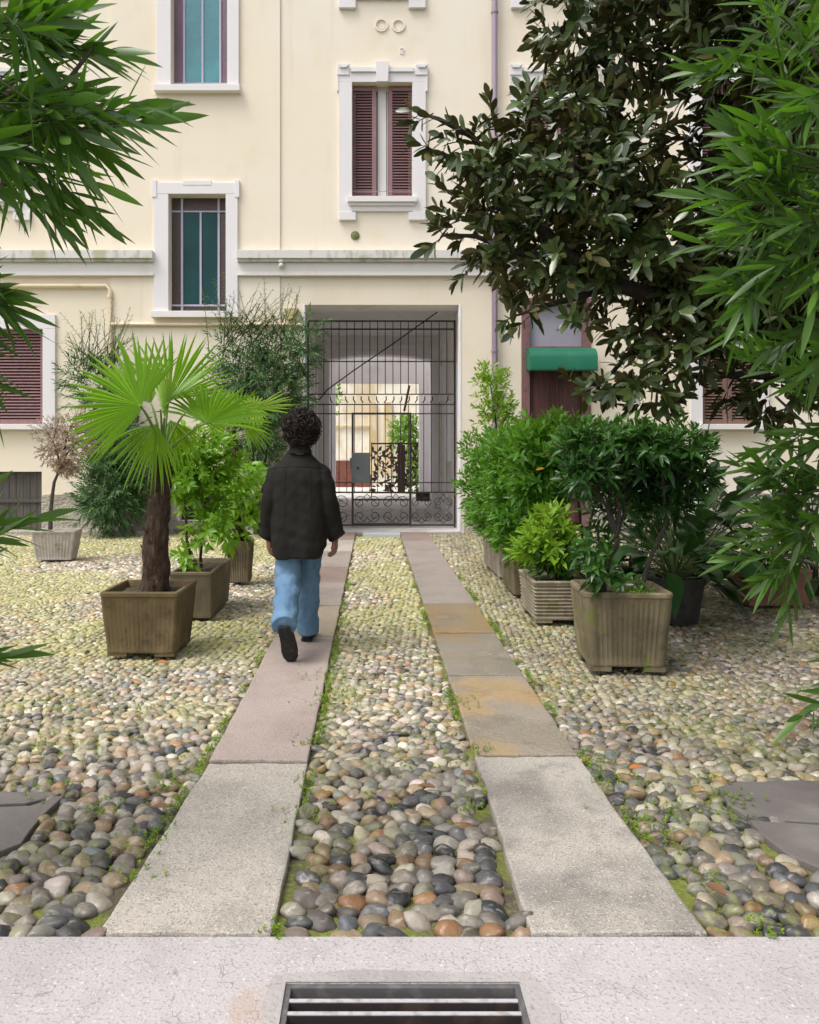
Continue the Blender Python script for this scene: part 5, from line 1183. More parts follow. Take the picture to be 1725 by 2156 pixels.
# the open crowned shrub in the big planter
s = thing('potted_shrub', 'wide flat topped dark shrub with bare forked stems in the large mossy planter', 'shrub', (1.66, 5.28, .44))
b0, b1_ = P(1270, 1252, 5.2), P(1350, 1252, 5.3)
br = [(wobble(bez(b0, P(1268, 1200, 5.2), P(1290, 1170, 5.2), P(1300, 1130, 5.2)), .01), .026, .018), (bez(b1_, P(1358, 1200, 5.3), P(1375, 1160, 5.3), P(1400, 1110, 5.3)), .018, .012), (wobble(bez(P(1300, 1130, 5.2), P(1290, 1080, 5.2), P(1265, 1040, 5.2), P(1240, 1000, 5.2)), .008), .014, .006)]
for (x, y, Y) in ((1240, 985, 5.2), (1280, 970, 5.1), (1320, 965, 5.3), (1350, 960, 5.5), (1390, 960, 5.2), (1430, 960, 5.3), (1460, 975, 5.4), (1300, 990, 5.6), (1400, 990, 5.6), (1220, 960, 5.5)):
    q = P(x, y, Y); a = P(1300, 1130, 5.2) if x < 1370 else P(1400, 1110, 5.3)
    br.append((wobble(bez(a, a.lerp(q, .3) + Vector((random.uniform(-.05, .05), 0, .06)), a.lerp(q, .7) + Vector((random.uniform(-.05, .05), 0, .02)), q), .012), .011, .004))
    for k in range(3): q2 = q + Vector((random.uniform(-.13, .13), random.uniform(-.12, .12), random.uniform(-.02, .10))); m_ = a.lerp(q, .6); br.append((wobble(bez(m_, m_.lerp(q2, .3), m_.lerp(q2, .7), q2), .01), .006, .0025))
stems('stem', M_DBARK, s, br)
cl = [CL(1230, 945, 5.3, 50, 32, .22), CL(1290, 935, 5.3, 60, 30, .28), CL(1350, 940, 5.3, 60, 30, .28), CL(1410, 945, 5.3, 58, 32, .28), CL(1455, 965, 5.35, 36, 34, .2), CL(1340, 990, 5.45, 120, 30, .25, .03), CL(1240, 1000, 5.25, 40, 35, .2, .018), CL(1440, 1010, 5.35, 45, 35, .2, .016), CL(1400, 1050, 5.5, 60, 40, .2, .020), CL(1310, 1060, 5.5, 60, 45, .2, .018)]
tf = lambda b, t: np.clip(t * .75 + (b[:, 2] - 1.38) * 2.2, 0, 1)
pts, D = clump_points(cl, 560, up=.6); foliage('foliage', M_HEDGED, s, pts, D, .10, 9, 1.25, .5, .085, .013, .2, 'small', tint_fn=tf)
pts, D = clump_points([CL(1262, 1195, 5.05, 38, 28, .12), CL(1240, 1160, 5.1, 28, 25, .12), CL(1300, 1225, 5.1, 30, 14, .1)], 42, up=.5); foliage('foliage', M_HEDGED, s, pts, D, .07, 7, 1.25, .6, .08, .015, .3, 'small')
pts, D = clump_points([(1.72, 5.22, .475, .16, .12, .03)], 60, up=.8); foliage('ground_weeds', M_LIMEY, s, pts, D, .03, 6, 1.3, .8, .018, .006, .1, 'small')
# broad leaved plant in the dark pot and a mass behind it
def broad_plant(label, x, y, z0, n, Lr, Wr, Hs, m, lean=(0, 0), stuff=False, name='broad_leaved_plant'):
    s = thing(name, label, 'plant', (x, y, z0))
    A = []; D = []; Ln = []; mb = MB()
    for k in range(n):
        a = k * 2.39996 + random.uniform(-.3, .3); e = random.uniform(.25, 1.25); r_ = random.uniform(.02, .08); st = random.uniform(*Hs)
        d_ = Vector((math.cos(a) * math.cos(e), math.sin(a) * math.cos(e), math.sin(e))); b = Vector((x + r_ * math.cos(a), y + r_ * math.sin(a), z0)); q = bez(b, b + Vector((0, 0, st * .5)), b + d_ * st * .8 + Vector((0, 0, st * .2)), b + d_ * st + Vector((0, 0, st * .15)), n=5)
        mb.tube(q, .005, 5); dd = (q[-1] - q[-2]).normalized(); A.append(q[-1][:]); D.append((dd + Vector((0, 0, .1)))[:])
    mb.build('leaf_stalks', M_TWIG, s, smooth=True)
    A, D = np.array(A), np.array(D); N = np.array([(0, 0, 1.0)] * n) + rng.normal(0, .25, (n, 3)); L_ = rng.uniform(*Lr, n)
    V, Q, idx, mi = leaves(A, D, N, L_, L_ * rng.uniform(*Wr, n), rng.uniform(.15, .75, n), 'broad', .22); link('foliage', np_mesh('broad', V, Q, rng.uniform(0, 1, n)[idx]), m, s)
    return s
broad_plant('broad leaved dark glossy plant spreading out of the round dark pot', 2.50, 6.50, .33, 80, (.34, .52), (.15, .2), (.12, .72), M_ASP)
broad_plant('dark glossy broad leaved plant growing behind the flat topped shrub', 2.45, 7.25, 0, 40, (.32, .48), (.14, .19), (.40, 1.0), M_ASP)
broad_plant('shaded broad leaved plant left of the terracotta planter', 3.1, 7.6, 0, 55, (.32, .5), (.13, .18), (.4, 1.05), M_ASP)
broad_plant('shaded broad leaved plant growing in the terracotta planter', 3.72, 7.4, .27, 50, (.28, .45), (.13, .18), (.3, .8), M_ASP)
broad_plant('shaded broad leaved plant at the right edge behind the oleander', 4.4, 7.7, 0, 60, (.32, .5), (.13, .18), (.4, 1.1), M_ASP)
broad_plant('shaded broad leaved plant close to the wall below the brown shutters', 3.6, 9.0, 0, 60, (.32, .5), (.13, .18), (.4, 1.2), M_ASP)

# ------------------------------------------------------------------ magnolia
mg_ = thing('magnolia_tree', 'large magnolia with dark glossy leaves overhanging the right side from a thick dark limb', 'tree', (5.6, 7.6, 0))
def branch(*px): return [P(*q) for q in px]
main = [Vector((5.6, 7.6, 0)), Vector((5.5, 7.6, 1.0))] + branch((1860, 920, 7.6), (1725, 805, 7.5), (1640, 740, 7.45), (1560, 665, 7.4), (1480, 635, 7.3), (1390, 625, 7.2), (1300, 600, 7.1), (1200, 540, 7.0), (1110, 450, 7.0), (1000, 380, 6.9), (930, 320, 6.8))
limbs = [(main, .17, .018)]
tk = branch((1860, 920, 7.6), (1840, 600, 7.7), (1780, 300, 7.8), (1650, 50, 7.8), (1500, -200, 7.8)); limbs.append((tk, .15, .05))
for q in ([(1560, 665, 7.4), (1500, 560, 7.4), (1400, 430, 7.3), (1300, 280, 7.3), (1230, 120, 7.4), (1190, 0, 7.4)], [(1480, 635, 7.3), (1430, 680, 7.2), (1350, 720, 7.1), (1290, 780, 7.0), (1230, 820, 6.9)], [(1780, 300, 7.8), (1600, 230, 7.7), (1450, 180, 7.5), (1340, 130, 7.4)],
          [(1725, 805, 7.5), (1640, 790, 7.3), (1540, 790, 7.2), (1440, 800, 7.1), (1370, 820, 7.0)], [(1300, 600, 7.1), (1220, 620, 7.0), (1150, 650, 6.9), (1080, 660, 6.9)], [(1200, 540, 7.0), (1110, 530, 6.9), (1000, 500, 6.9), (930, 500, 6.9)], [(1110, 450, 7.0), (1050, 360, 7.0), (1000, 290, 6.9), (930, 255, 6.8), (880, 240, 6.8)],
          [(1400, 430, 7.3), (1300, 400, 7.1), (1180, 330, 7.0), (1080, 280, 7.0)], [(1650, 50, 7.8), (1520, 20, 7.8), (1420, 40, 7.6), (1330, 20, 7.5)], [(1840, 600, 7.7), (1720, 480, 7.6), (1600, 430, 7.5), (1480, 430, 7.3)]):
    limbs.append((wobble(branch(*q), .03), .045, .010))
stems('trunk', M_DBARK, mg_, limbs, 9)
cl = [CL(1240, 40, 7.5, 95, 110, .9), CL(1340, 130, 7.4, 90, 80, .9), CL(1215, 230, 7.3, 60, 50, .6), CL(1140, 290, 7.1, 95, 55, .7), CL(1010, 330, 6.9, 55, 40, .4), CL(1270, 320, 7.2, 110, 75, .8), CL(1090, 400, 7.0, 110, 70, .8), CL(1240, 450, 7.1, 120, 80, .9),
      CL(1000, 470, 6.9, 62, 60, .5), CL(1130, 530, 7.0, 110, 60, .7), CL(1310, 540, 7.2, 120, 75, .9), CL(1430, 460, 7.3, 90, 85, .9), CL(1550, 560, 7.5, 110, 80, .9), CL(1580, 430, 7.8, 100, 80, .9), CL(1280, 600, 7.1, 75, 36, .6, .035), CL(1095, 645, 6.9, 40, 24, .3, .018),
      CL(1370, 680, 7.1, 70, 50, .6, .06), CL(1430, 735, 7.1, 75, 50, .6, .07), CL(1310, 800, 7.0, 55, 42, .4, .034), CL(1235, 832, 6.9, 34, 26, .3, .012), CL(1385, 840, 7.0, 60, 30, .35, .018), CL(1215, 690, 6.9, 30, 20, .3, .010), CL(1530, 690, 7.4, 90, 45, .6, .12), CL(1640, 800, 7.5, 80, 80, .6, .13),
      CL(1560, 60, 7.9, 110, 80, .9, .12), CL(1450, 70, 7.7, 60, 70, .7, .05), CL(1680, 560, 7.8, 130, 130, 1, .5), CL(1680, 300, 8, 130, 130, 1, .5), CL(1520, 350, 7.7, 80, 90, .8, .16), CL(1480, 600, 7.4, 90, 60, .7, .14), CL(1430, 620, 7.3, 80, 40, .6),
      CL(1950, 450, 7.6, 240, 220, 1.4, 1.2), CL(1450, -160, 7.8, 250, 120, 1.3, 1.2), CL(1850, -60, 7.8, 200, 160, 1.3, 1.0), CL(2050, 700, 7.4, 200, 160, 1.2, .8), (4.3, 5.2, 3.4, 1.2, 1.0, .7, .7), (3.9, 4.6, 4.2, 1.1, .9, .7, .7), (4.6, 6.4, 2.9, 1.0, 1.1, .7, .7), (3.5, 6.2, 4.8, 1.0, .9, .7, .5), (4.2, 5.0, 2.6, .9, 1.0, .8, .8), (4.3, 6.2, 2.4, .8, 1.0, .8, .8), (3.3, 4.5, 5.2, 1.0, 1.0, .5, 1.2), (3.0, 5.9, 5.9, 1.2, 1.1, .6, 1.2), (4.2, 5.4, 4.6, 1.0, 1.1, .7, 1.2), (3.9, 6.9, 5.4, 1.2, 1.2, .8, 1.0)]  # outer crown clumps added beyond view to shade the right-hand ground
cl = [c_[:3] + (c_[3] * 1.12, c_[4], c_[5] * 1.12) + c_[6:] for c_ in cl]
pts, D = clump_points(cl, 7400, shell=2.1, up=.30, rnd=.55)
foliage('crown', [M_MAG, M_MAGB], mg_, pts, D, .13, 8, 1.35, .55, .155, .027, .18, 'magnolia', two=.0015, start=.25, fold=.18)
tips = [(930, 320, 870, 300), (950, 260, 880, 238), (930, 500, 905, 520), (960, 420, 915, 375), (930, 490, 915, 470), (1000, 560, 965, 590), (1080, 660, 1065, 680), (1120, 660, 1090, 690), (1000, 290, 960, 262), (900, 245, 868, 262), (1040, 260, 1030, 205), (905, 290, 900, 325)]
A = np.array([P(a, b, 6.8)[:] for a, b, c, e in tips]); B_ = np.array([P(c, e, 6.75)[:] for a, b, c, e in tips])
foliage('crown', [M_MAG, M_MAGB], mg_, A, B_ - A, np.linalg.norm(B_ - A, axis=1), 6, 1.1, .5, .15, .028, .1, 'magnolia', two=.0015, start=.4, fold=.18, twigs=.006, twig_mat=M_RTWIG)

# ------------------------------------------------------------------ oleanders close to the camera
def oleander(label, base, groups, stem_paths, L_=.15):
    s = thing('oleander_bush', label, 'shrub', base)
    stems('stem', M_BARK, s, stem_paths, 7)
    A = []; D = []
    for (x, y, Y, rx, ry, rd, n, dv, sp) in groups:
        sc_ = Y / FPX
        for _ in range(n):
            u = rand_unit(1)[0] * rng.uniform() ** .5
            A.append((P(x, y, Y) + Vector((u[0] * rx * sc_, u[1] * rd, u[2] * ry * sc_)))[:]); dd = np.array(dv, float) + rng.normal(0, sp, 3); D.append(dd)
    A = np.array(A); D = np.array(D)
    foliage('foliage', M_OLE, s, A, D, .21, 14, .95, .40, L_ * 1.06, .0128, .10, 'oleander', whorl=3, start=.12, curve=.06, jl=.32, twigs=.004, twig_mat=M_TWIG)
    return s
oleander('oleander branches with long bright leaves hanging into the upper left corner', (-1.75, 2.5, 0),
   [(-55, 40, 2.4, 110, 90, .3, 13, (.7, -.1, .3), .4), (55, 90, 2.4, 60, 60, .25, 6, (.8, 0, .05), .35), (-55, 210, 2.4, 100, 90, .3, 11, (.8, -.1, -.2), .35), (55, 230, 2.35, 60, 40, .2, 5, (.85, 0, -.2), .25), (-55, 320, 2.35, 60, 30, .25, 5, (.75, 0, -.45), .3), (150, 262, 2.3, 25, 12, .1, 2, (.95, 0, -.02), .12), (35, 330, 2.35, 50, 20, .2, 3, (.7, 0, -.6), .25),
    (-115, 430, 2.4, 40, 30, .2, 1, (.4, 0, -.9), .2), (-135, 590, 2.5, 40, 30, .2, 6, (.75, 0, -.35), .3), (-135, 660, 2.5, 30, 40, .2, 5, (.5, 0, -.8), .3), (-95, 700, 2.5, 30, 30, .2, 2, (.3, 0, -1), .2), (-170, 1150, 2.6, 70, 80, .2, 5, (.8, 0, .3), .3), (-175, 1430, 2.7, 40, 40, .2, 2, (.9, 0, .1), .25), (-355, 300, 2.4, 180, 350, .4, 40, (.3, 0, .3), .6), (-355, 1000, 2.5, 150, 350, .4, 25, (.3, 0, .3), .6)],
   [(wobble(bez((-1.75, 2.5, 0), (-1.75, 2.5, 1.0), (-1.6, 2.45, 1.8), P(60, 300, 2.4)), .02), .03, .008), (wobble(bez((-1.75, 2.5, 0), (-1.8, 2.5, 1.2), (-1.5, 2.4, 2.0), P(200, 100, 2.4)), .02), .028, .006), (bez((-1.74, 2.5, 1.0), (-1.5, 2.45, 1.7), P(20, 420, 2.4), P(0, 640, 2.5)), .012, .005), (bez((-1.74, 2.5, .2), (-1.7, 2.5, .7), P(-200, 1200, 2.6), P(-90, 1150, 2.6)), .010, .004), (bez((-1.6, 2.45, 2.0), (-1.3, 2.4, 2.3), P(100, 270, 2.35), P(255, 258, 2.3)), .010, .004)])
oleander('oleander bush with long bright leaves filling the upper right side', (2.75, 3.2, 0),
   [(1765, 100, 3.1, 100, 110, .35, 12, (-.55, -.1, .5), .45), (1645, 90, 3.1, 60, 60, .2, 4, (-.75, -.1, .35), .35), (1755, 270, 3.1, 90, 90, .35, 13, (-.7, -.1, .15), .4), (1765, 430, 3.0, 100, 90, .35, 16, (-.7, -.2, .1), .45), (1655, 480, 3.0, 70, 60, .25, 8, (-.85, -.1, .15), .35), (1695, 580, 3.1, 90, 50, .3, 10, (-.75, -.1, -.05), .4), (1785, 690, 3.2, 60, 70, .3, 5, (-.6, 0, -.2), .4),
    (1675, 350, 3.0, 60, 60, .2, 6, (-.8, 0, .3), .35), (1975, 400, 3.1, 170, 450, .5, 45, (-.3, 0, .3), .6), (785 + 1650 * 2.5 / 2.4, 750, 2.4, 480, 750, .6, 90, (-.2, 0, .3), .6), (785 + 1650 * 3.3 / 3.3, 750, 3.3, 380, 600, .7, 80, (-.2, 0, .3), .6)],  # last two groups added out of view to block sky from the right
   [(wobble(bez((2.75, 3.2, 0), (2.6, 3.2, 1), (2.2, 3.2, 1.7), P(1600, 520, 3.1)), .02), .032, .007), (wobble(bez((2.75, 3.2, 0), (2.7, 3.2, 1.2), (2.3, 3.1, 2.2), P(1700, 100, 3.1)), .02), .03, .006), (bez((2.6, 3.2, .9), (2.3, 3.2, 1.6), P(1720, 400, 3.0), P(1560, 400, 3.0)), .014, .005)], .155)
oleander('loose oleander shoots with narrow grey green leaves at the lower right edge', (2.95, 3.9, 0),
   [(1675, 800, 3.7, 90, 40, .2, 4, (-.85, 0, .5), .25), (1735, 900, 3.7, 80, 60, .25, 6, (-.8, 0, .1), .3), (1725, 1010, 3.7, 90, 50, .25, 8, (-.85, 0, .0), .3), (1735, 1110, 3.7, 70, 50, .25, 7, (-.8, 0, -.15), .35), (1695, 1180, 3.6, 50, 30, .2, 4, (-.75, -.1, -.35), .3), (1805, 1440, 3.3, 30, 25, .1, 2, (-.8, -.1, .1), .2), (1935, 1050, 3.7, 130, 250, .4, 22, (-.3, 0, .3), .5)],
   [(wobble(bez((2.95, 3.9, 0), (2.85, 3.9, .5), (2.5, 3.8, 1.1), P(1640, 830, 3.7)), .015), .022, .006), (bez((2.95, 3.9, 0), (2.9, 3.9, .4), (2.5, 3.8, .9), P(1620, 1010, 3.7)), .016, .005), (bez((2.95, 3.9, 0), (2.85, 3.9, .3), (2.5, 3.7, .8), P(1620, 1160, 3.6)), .014, .005)], .14)
oleander('unseen oleander bush added beyond the right edge to shade the pebble court', (4.3, 5.4, 0),  # bush added out of view to keep sky light off the pebbles
   [(785 + 1650 * 4.2 / 5.2, 1000, 5.2, 260, 330, .9, 60, (-.2, -.2, .4), .6), (785 + 1650 * 4.4 / 6.4, 1020, 6.4, 200, 280, .7, 40, (-.2, -.2, .4), .6), (785 + 1650 * 3.7 / 4.5, 980, 4.5, 180, 330, .5, 34, (-.1, -.2, .4), .6)],
   [(wobble(bez((4.3, 5.4, 0), (4.25, 5.4, .8), (4.2, 5.3, 1.5), (4.1, 5.2, 2.4)), .02), .035, .01), (wobble(bez((4.3, 5.4, 0), (4.35, 5.6, .8), (4.4, 5.9, 1.5), (4.4, 6.3, 2.2)), .02), .03, .01), (wobble(bez((4.3, 5.4, 0), (4.1, 5.1, .6), (3.9, 4.8, 1.3), (3.7, 4.5, 2.1)), .02), .03, .01)], .15)
# bushes in the rear courtyard
s = thing('courtyard_bush', 'sunlit green bush behind the ornate railing beyond the passage', 'bush', (1.6, 26.2, 0))
stems('stem', M_DBARK, s, [(bez((1.6, 26.2, 0), (1.6, 26.2, .6), (1.4, 26.2, 1.2), (1.2, 26.2, 2.0)), .04, .01)])
pts, D = clump_points([(1.7, 26.2, .9, .85, .7, .85), (1.35, 26.2, 1.9, .75, .6, .6), (1.0, 26.2, 2.2, .45, .4, .4), (2.2, 26.3, 1.7, .6, .6, .7)], 700); foliage('foliage', M_LIMEY, s, pts, D, .18, 9, 1.2, .7, .11, .028, .2, 'small')
s = thing('courtyard_bush', 'pale bush at the left edge of the passage end', 'bush', (-1.5, 27, 0))
stems('stem', M_DBARK, s, [(bez((-1.5, 27, 0), (-1.5, 27, 1.5), (-1.5, 27, 2.5), (-1.4, 27, 3.8)), .05, .01)])
pts, D = clump_points([(-1.55, 27, 3.4, .4, .4, .8)], 120); foliage('foliage', M_LIMEY, s, pts, D, .15, 8, 1.2, .7, .1, .025, .2, 'small')
bt = thing('log_box', 'low brown wooden box on the paving at the far right of the passage', 'box', (1.55, 22.6, 0))
mb = MB(); mb.box(1.25, 22.4, 0, 1.66, 22.8, .20); mb.build('box', M_BRIRON, bt, bevel=.01); mb = MB(); mb.box(1.22, 22.37, .201, 1.68, 22.83, .235); mb.build('lid', M_BRIRON, bt, bevel=.005)

# ------------------------------------------------------------------ small things on the ground
def fallen(x, y, Lf, a, c, label):
    p = G(x, y); V, Q, idx, mi = leaves(np.array([(p.x, p.y, .028)]), np.array([(math.cos(a), math.sin(a), .05)]), np.array([(0, 0, 1.0)]), Lf, Lf * .3, .05, 'magnolia', .3, .001)
    tag(link('fallen_leaf', np_mesh('fallen_leaf', V, Q, np.zeros(len(V))), M_FALL[c]), label, 'leaf', 'fallen leaves on the pebbles')
M_FALL = [mat('orange_dry_leaf', (.42, .15, .035), rough=.6), mat('brown_dry_leaf', (.16, .085, .045), rough=.6), mat('pale_dry_leaf', (.45, .33, .20), rough=.6)]
fallen(325, 1405, .09, .2, 0, 'orange fallen leaf on the pebbles just in front of the palm planter'); fallen(880, 1668, .075, -.3, 1, 'dark fallen leaf on the middle strip near the orange pebble'); fallen(970, 1645, .07, .4, 1, 'brown fallen leaf beside the right track near the slab joint'); fallen(1325, 1632, .07, .3, 0, 'small orange leaf on the pebbles right of the near slab joint'); fallen(318, 1715, .07, .1, 1, 'grey brown fallen leaf beside the left track'); fallen(1530, 1905, .08, 2.0, 1, 'crumpled brown leaf on the pebbles beside the near right slab')
A = []; Dv = []
for (x, y, r_, n) in ((638, 1715, .05, 30), (650, 1640, .03, 20), (578, 1963, .02, 14), (300, 1775, .05, 26), (285, 1840, .03, 14), (355, 1650, .04, 18), (235, 1700, .05, 24), (1310, 1640, .06, 30), (1405, 1730, .08, 50), (1270, 1600, .05, 20), (1545, 1690, .07, 36), (130, 1500, .12, 50), (120, 1570, .10, 40), (90, 1665, .07, 24), (985, 1700, .04, 18), (1010, 1580, .04, 20), (700, 1470, .08, 50), (690, 1420, .08, 50), (1250, 1330, .12, 30), (1600, 2000 - 45, .03, 12), (1180, 1440, .1, 24), (1320, 1390, .1, 26), (660, 1560, .05, 30), (980, 1480, .06, 20), (1500, 1850, .03, 10)):
    g = G(x, y)
    for _ in range(n): A.append((g.x + rng.normal(0, r_), g.y + rng.normal(0, r_), rng.uniform(-.015, .012))); Dv.append((rng.normal(0, .4), rng.normal(0, .4), 1.0))
for _ in range(3600):                           # moss and seedlings in the joints along the tracks
    Y = rng.uniform(2.6, 9.5); sd = rng.integers(0, 4); x = (Lx(Y)[0] - .03, -.297 + .03, .478 - .03, Rx(Y)[1] + .03)[sd] + rng.normal(0, .014)
    if mnoise.noise(Vector((x * 1.2, Y * 2.1, sd * 7))) < .02: continue
    A.append((x, Y, rng.uniform(-.025, .002))); Dv.append((rng.normal(0, .5), rng.normal(0, .5), 1.0))
for _ in range(4200):
    Y = rng.uniform(2.6, 9); x = rng.uniform(-.47 * Y - .2, .6 * Y)
    if Lx(Y)[0] < x < -.297 or .478 < x < Rx(Y)[1] or mnoise.noise(Vector((x * 2.0, Y * 2.0, 3.3))) < .22: continue
    if Y < 3.3 and (x < -.95 or x > 1.35): continue
    A.append((x, Y, rng.uniform(-.02, .004))); Dv.append((rng.normal(0, .5), rng.normal(0, .5), 1.0))
wb, wd, wn, wt = shoots_to_leaves(np.array(A), np.array(Dv), .013, 7, 1.35, .8)
N = len(wb); V, Q, idx, mi = leaves(wb, wd, wn, rng.uniform(.006, .014, N), rng.uniform(.0022, .0042, N), .1, 'small'); M_WEED = mat('weed_leaf', (.08, .16, .012), tint2=(.24, .36, .03), rough=.6, trans=.3, tcol=(.3, .45, .04))
tag(link('weeds', np_mesh('weeds', V, Q, rng.uniform(0, 1, N)[idx]), M_WEED), 'small bright green weeds and moss between the pebbles', 'weeds', kind='stuff')
# ------------------------------------------------------------------ the walking person
PX, PY = -.525, 5.60
def W(x, y, z): return Vector((PX + x, PY + y, z))
def remesh(mb, voxel, smooth_it=4, disp=None):
    me = mb.mesh('tmp'); o = bpy.data.objects.new('tmp', me); COL.objects.link(o)
    m = o.modifiers.new('r', 'REMESH'); m.mode = 'VOXEL'; m.voxel_size = voxel
    s = o.modifiers.new('s', 'SMOOTH'); s.iterations = smooth_it; s.factor = .5
    dg = bpy.context.evaluated_depsgraph_get(); dg.update()
    r = bpy.data.meshes.new_from_object(o.evaluated_get(dg))
    bpy.data.objects.remove(o); bpy.data.meshes.remove(me)
    if disp:
        r.calc_loop_triangles() if False else None
        co = [v.co.copy() for v in r.vertices]; no = [v.normal.copy() for v in r.vertices]
        for v, c, n in zip(r.vertices, co, no): v.co = c + n * disp(c)
        r.update()
    r.polygons.foreach_set('use_smooth', [True] * len(r.polygons))
    return r
def ell(c, rx, ry, n=28, p=2.0, mod=None):
    out = []
    for k in range(n):
        a = 2 * math.pi * k / n; ca, sa = math.cos(a), math.sin(a)
        f = 1 + (mod(a) if mod else 0)
        out.append(Vector((c[0] + rx * f * math.copysign(abs(ca) ** (2 / p), ca), c[1] + ry * f * math.copysign(abs(sa) ** (2 / p), sa), c[2])))
    return out
M_SKIN = mat('skin', (.25, .125, .085), [dict(s=40, lo=.45, hi=.7, c=(.30, .135, .095), fac=.5)], .5)
M_SHIRT = mat('charcoal_overshirt', (.0145, .0135, .0115), [dict(s=6, lo=.4, hi=.7, c=(.021, .0195, .0165), fac=.8), dict(s=300, lo=.5, hi=.7, c=(.030, .028, .025), fac=.4)], .92, [('noise', 400, .3, .002), ('noise', 14, .35, .015)], spec=.15)
M_DENIM = mat('light_blue_denim', (.098, .18, .285), [dict(s=5, lo=.42, hi=.68, c=(.135, .23, .34), fac=.8), dict(s=16, st=(1, 1, .4), lo=.52, hi=.7, c=(.065, .125, .205), fac=.6), dict(s=350, lo=.5, hi=.7, c=(.18, .26, .35), fac=.4)], .9, [('noise', 300, .3, .002), ('noise', 12, .5, .02)], spec=.15)
M_HAIR = mat('dark_brown_hair', (.016, .010, .009), [dict(s=60, lo=.45, hi=.7, c=(.034, .020, .017), fac=.7)], .62, spec=.22)
M_SHOE = mat('black_shoe', (.012, .012, .013), [dict(s=50, lo=.5, hi=.7, c=(.022, .021, .021))], .7)
M_SOLE = mat('worn_black_sole', (.02, .019, .019), [dict(s=30, lo=.5, hi=.7, c=(.045, .04, .037))], .85, [('wave', 40, .6, .01)])
per = thing('person', 'person walking away toward the gate in charcoal overshirt, light blue jeans and black shoes', 'person', (PX, PY, 0))
mb = MB()
HX = .016
# torso, neck, head
mb.loft([ell(W(0, 0, z), rx, ry) for z, rx, ry in ((.80, .10, .07), (.86, .15, .10), (.94, .155, .105), (1.05, .135, .09), (1.18, .145, .095), (1.27, .14, .085), (1.335, .10, .062), (1.39, .06, .055), (1.44, .052, .054), (1.50, .050, .054))])
mb.sphere(W(HX, .015, 1.585), 1, 24, 16, (.074, .096, .112))
mb.sphere(W(HX, .05, 1.525), 1, 18, 12, (.056, .062, .062))                # jaw
mb.loft([ell(W(HX, .105, 1.60), .010, .012, 10), ell(W(HX, .122, 1.575), .014, .014, 10), ell(W(HX, .12, 1.555), .018, .012, 10), ell(W(HX, .10, 1.548), .012, .01, 10)])     # nose
for sg in (-1, 1):
    mb.sphere(W(HX + sg * .076, .0, 1.575), 1, 12, 8, (.012, .024, .034)); mb.sphere(W(HX + sg * .030, .092, 1.605), 1, 10, 6, (.018, .016, .012))
    mb.sphere(W(HX + sg * .03, .10, 1.59), 1, 10, 7, (.014, .012, .012))
mb.sphere(W(HX, .103, 1.522), 1, 12, 6, (.026, .012, .008)); mb.sphere(W(HX, .101, 1.510), 1, 12, 6, (.022, .012, .008))
def arm(sg, el, wr):
    sh = W(sg * .148, 0, 1.285); mb.tube([W(sg * .08, 0, 1.295), sh, sh.lerp(el, .5), el, el.lerp(wr, .3), wr.lerp(el, .2), wr], [.04, .042, .040, .038, .038, .030, .026], 14)
elR, wrR = W(.205, -.02, 1.07), W(.252, .03, .80); elL, wrL = W(-.200, -.02, 1.07), W(-.222, .05, .80)
arm(1, elR, wrR); arm(-1, elL, wrL)
def hand(sg, wr):
    down = Vector((sg * .02, .05, -1)).normalized(); wv = Vector((sg * -.30, -.95, 0)).normalized(); inn = Vector((-sg, .12, 0)).normalized()
    mb.tube([wr + Vector((0, 0, .02)), wr + down * .035], [.026, .025], 12)
    for i, (o, L_, r_) in enumerate(((-.030, .068, .0088), (-.010, .076, .0092), (.011, .071, .0088), (.030, .056, .0078))):     # index (front) .. little (back)
        k0 = wr + wv * o * .55 + down * .01; k1 = wr + wv * o + down * (.088 - abs(o) * .25)
        mb.tube([k0, k0.lerp(k1, .5), k1], [.015, .0155, .0125], 10)
        c1, c2, c3 = (.25 + .10 * i, .75 + .12 * i, 1.15 + .12 * i)
        def dr(a): return (down * math.cos(a) + inn * math.sin(a)).normalized()
        p1 = k1 + dr(c1) * L_ * .45; p2 = p1 + dr(c2) * L_ * .32; p3 = p2 + dr(c3) * L_ * .26
        mb.tube([k1 - down * .006, k1, p1, p2, p3], [.010, r_ * 1.12, r_ * 1.04, r_ * .96, r_ * .72], 10)
    t0 = wr + wv * -.022 + down * .022; t1 = t0 + (down * .7 - wv * .45 + inn * .55).normalized() * .042; t2 = t1 + (down * .9 - wv * .12 + inn * .35).normalized() * .032; t3 = t2 + (down * .97 + inn * .05).normalized() * .024
    mb.tube([t0, t1, t2, t3], [.016, .0125, .0105, .008], 10)
hand(1, wrR); hand(-1, wrL)
# legs and feet inside the clothes
KL, AL = W(-.080, -.035, .485), W(-.058, -.40, .285); KR, AR = W(.055, .165, .50), W(.038, .285, .10)
for sg, hp, kn, an in ((-1, W(-.085, 0, .88), KL, AL), (1, W(.085, .01, .88), KR, AR)):
    mb.tube([hp + Vector((0, 0, .05)), hp, hp.lerp(kn, .5), kn, kn.lerp(an, .35), an], [.07, .078, .068, .052, .050, .034], 14)
heelL, dL = W(-.060, -.455, .255), Vector((.035, .115, -.225)).normalized(); heelR, dR = W(.032, .235, .0), Vector((.04, 1, 0)).normalized()
mb.tube([AL, heelL + dL * .10 + Vector((0, .03, .02)), heelL + dL * .2 + Vector((0, .02, .015))], [.035, .034, .022], 10); mb.tube([AR, heelR + dR * .10 + Vector((0, 0, .05)), heelR + dR * .22 + Vector((0, 0, .035))], [.035, .034, .022], 10)
body = link('body', remesh(mb, .0042, 3), M_SKIN, per)
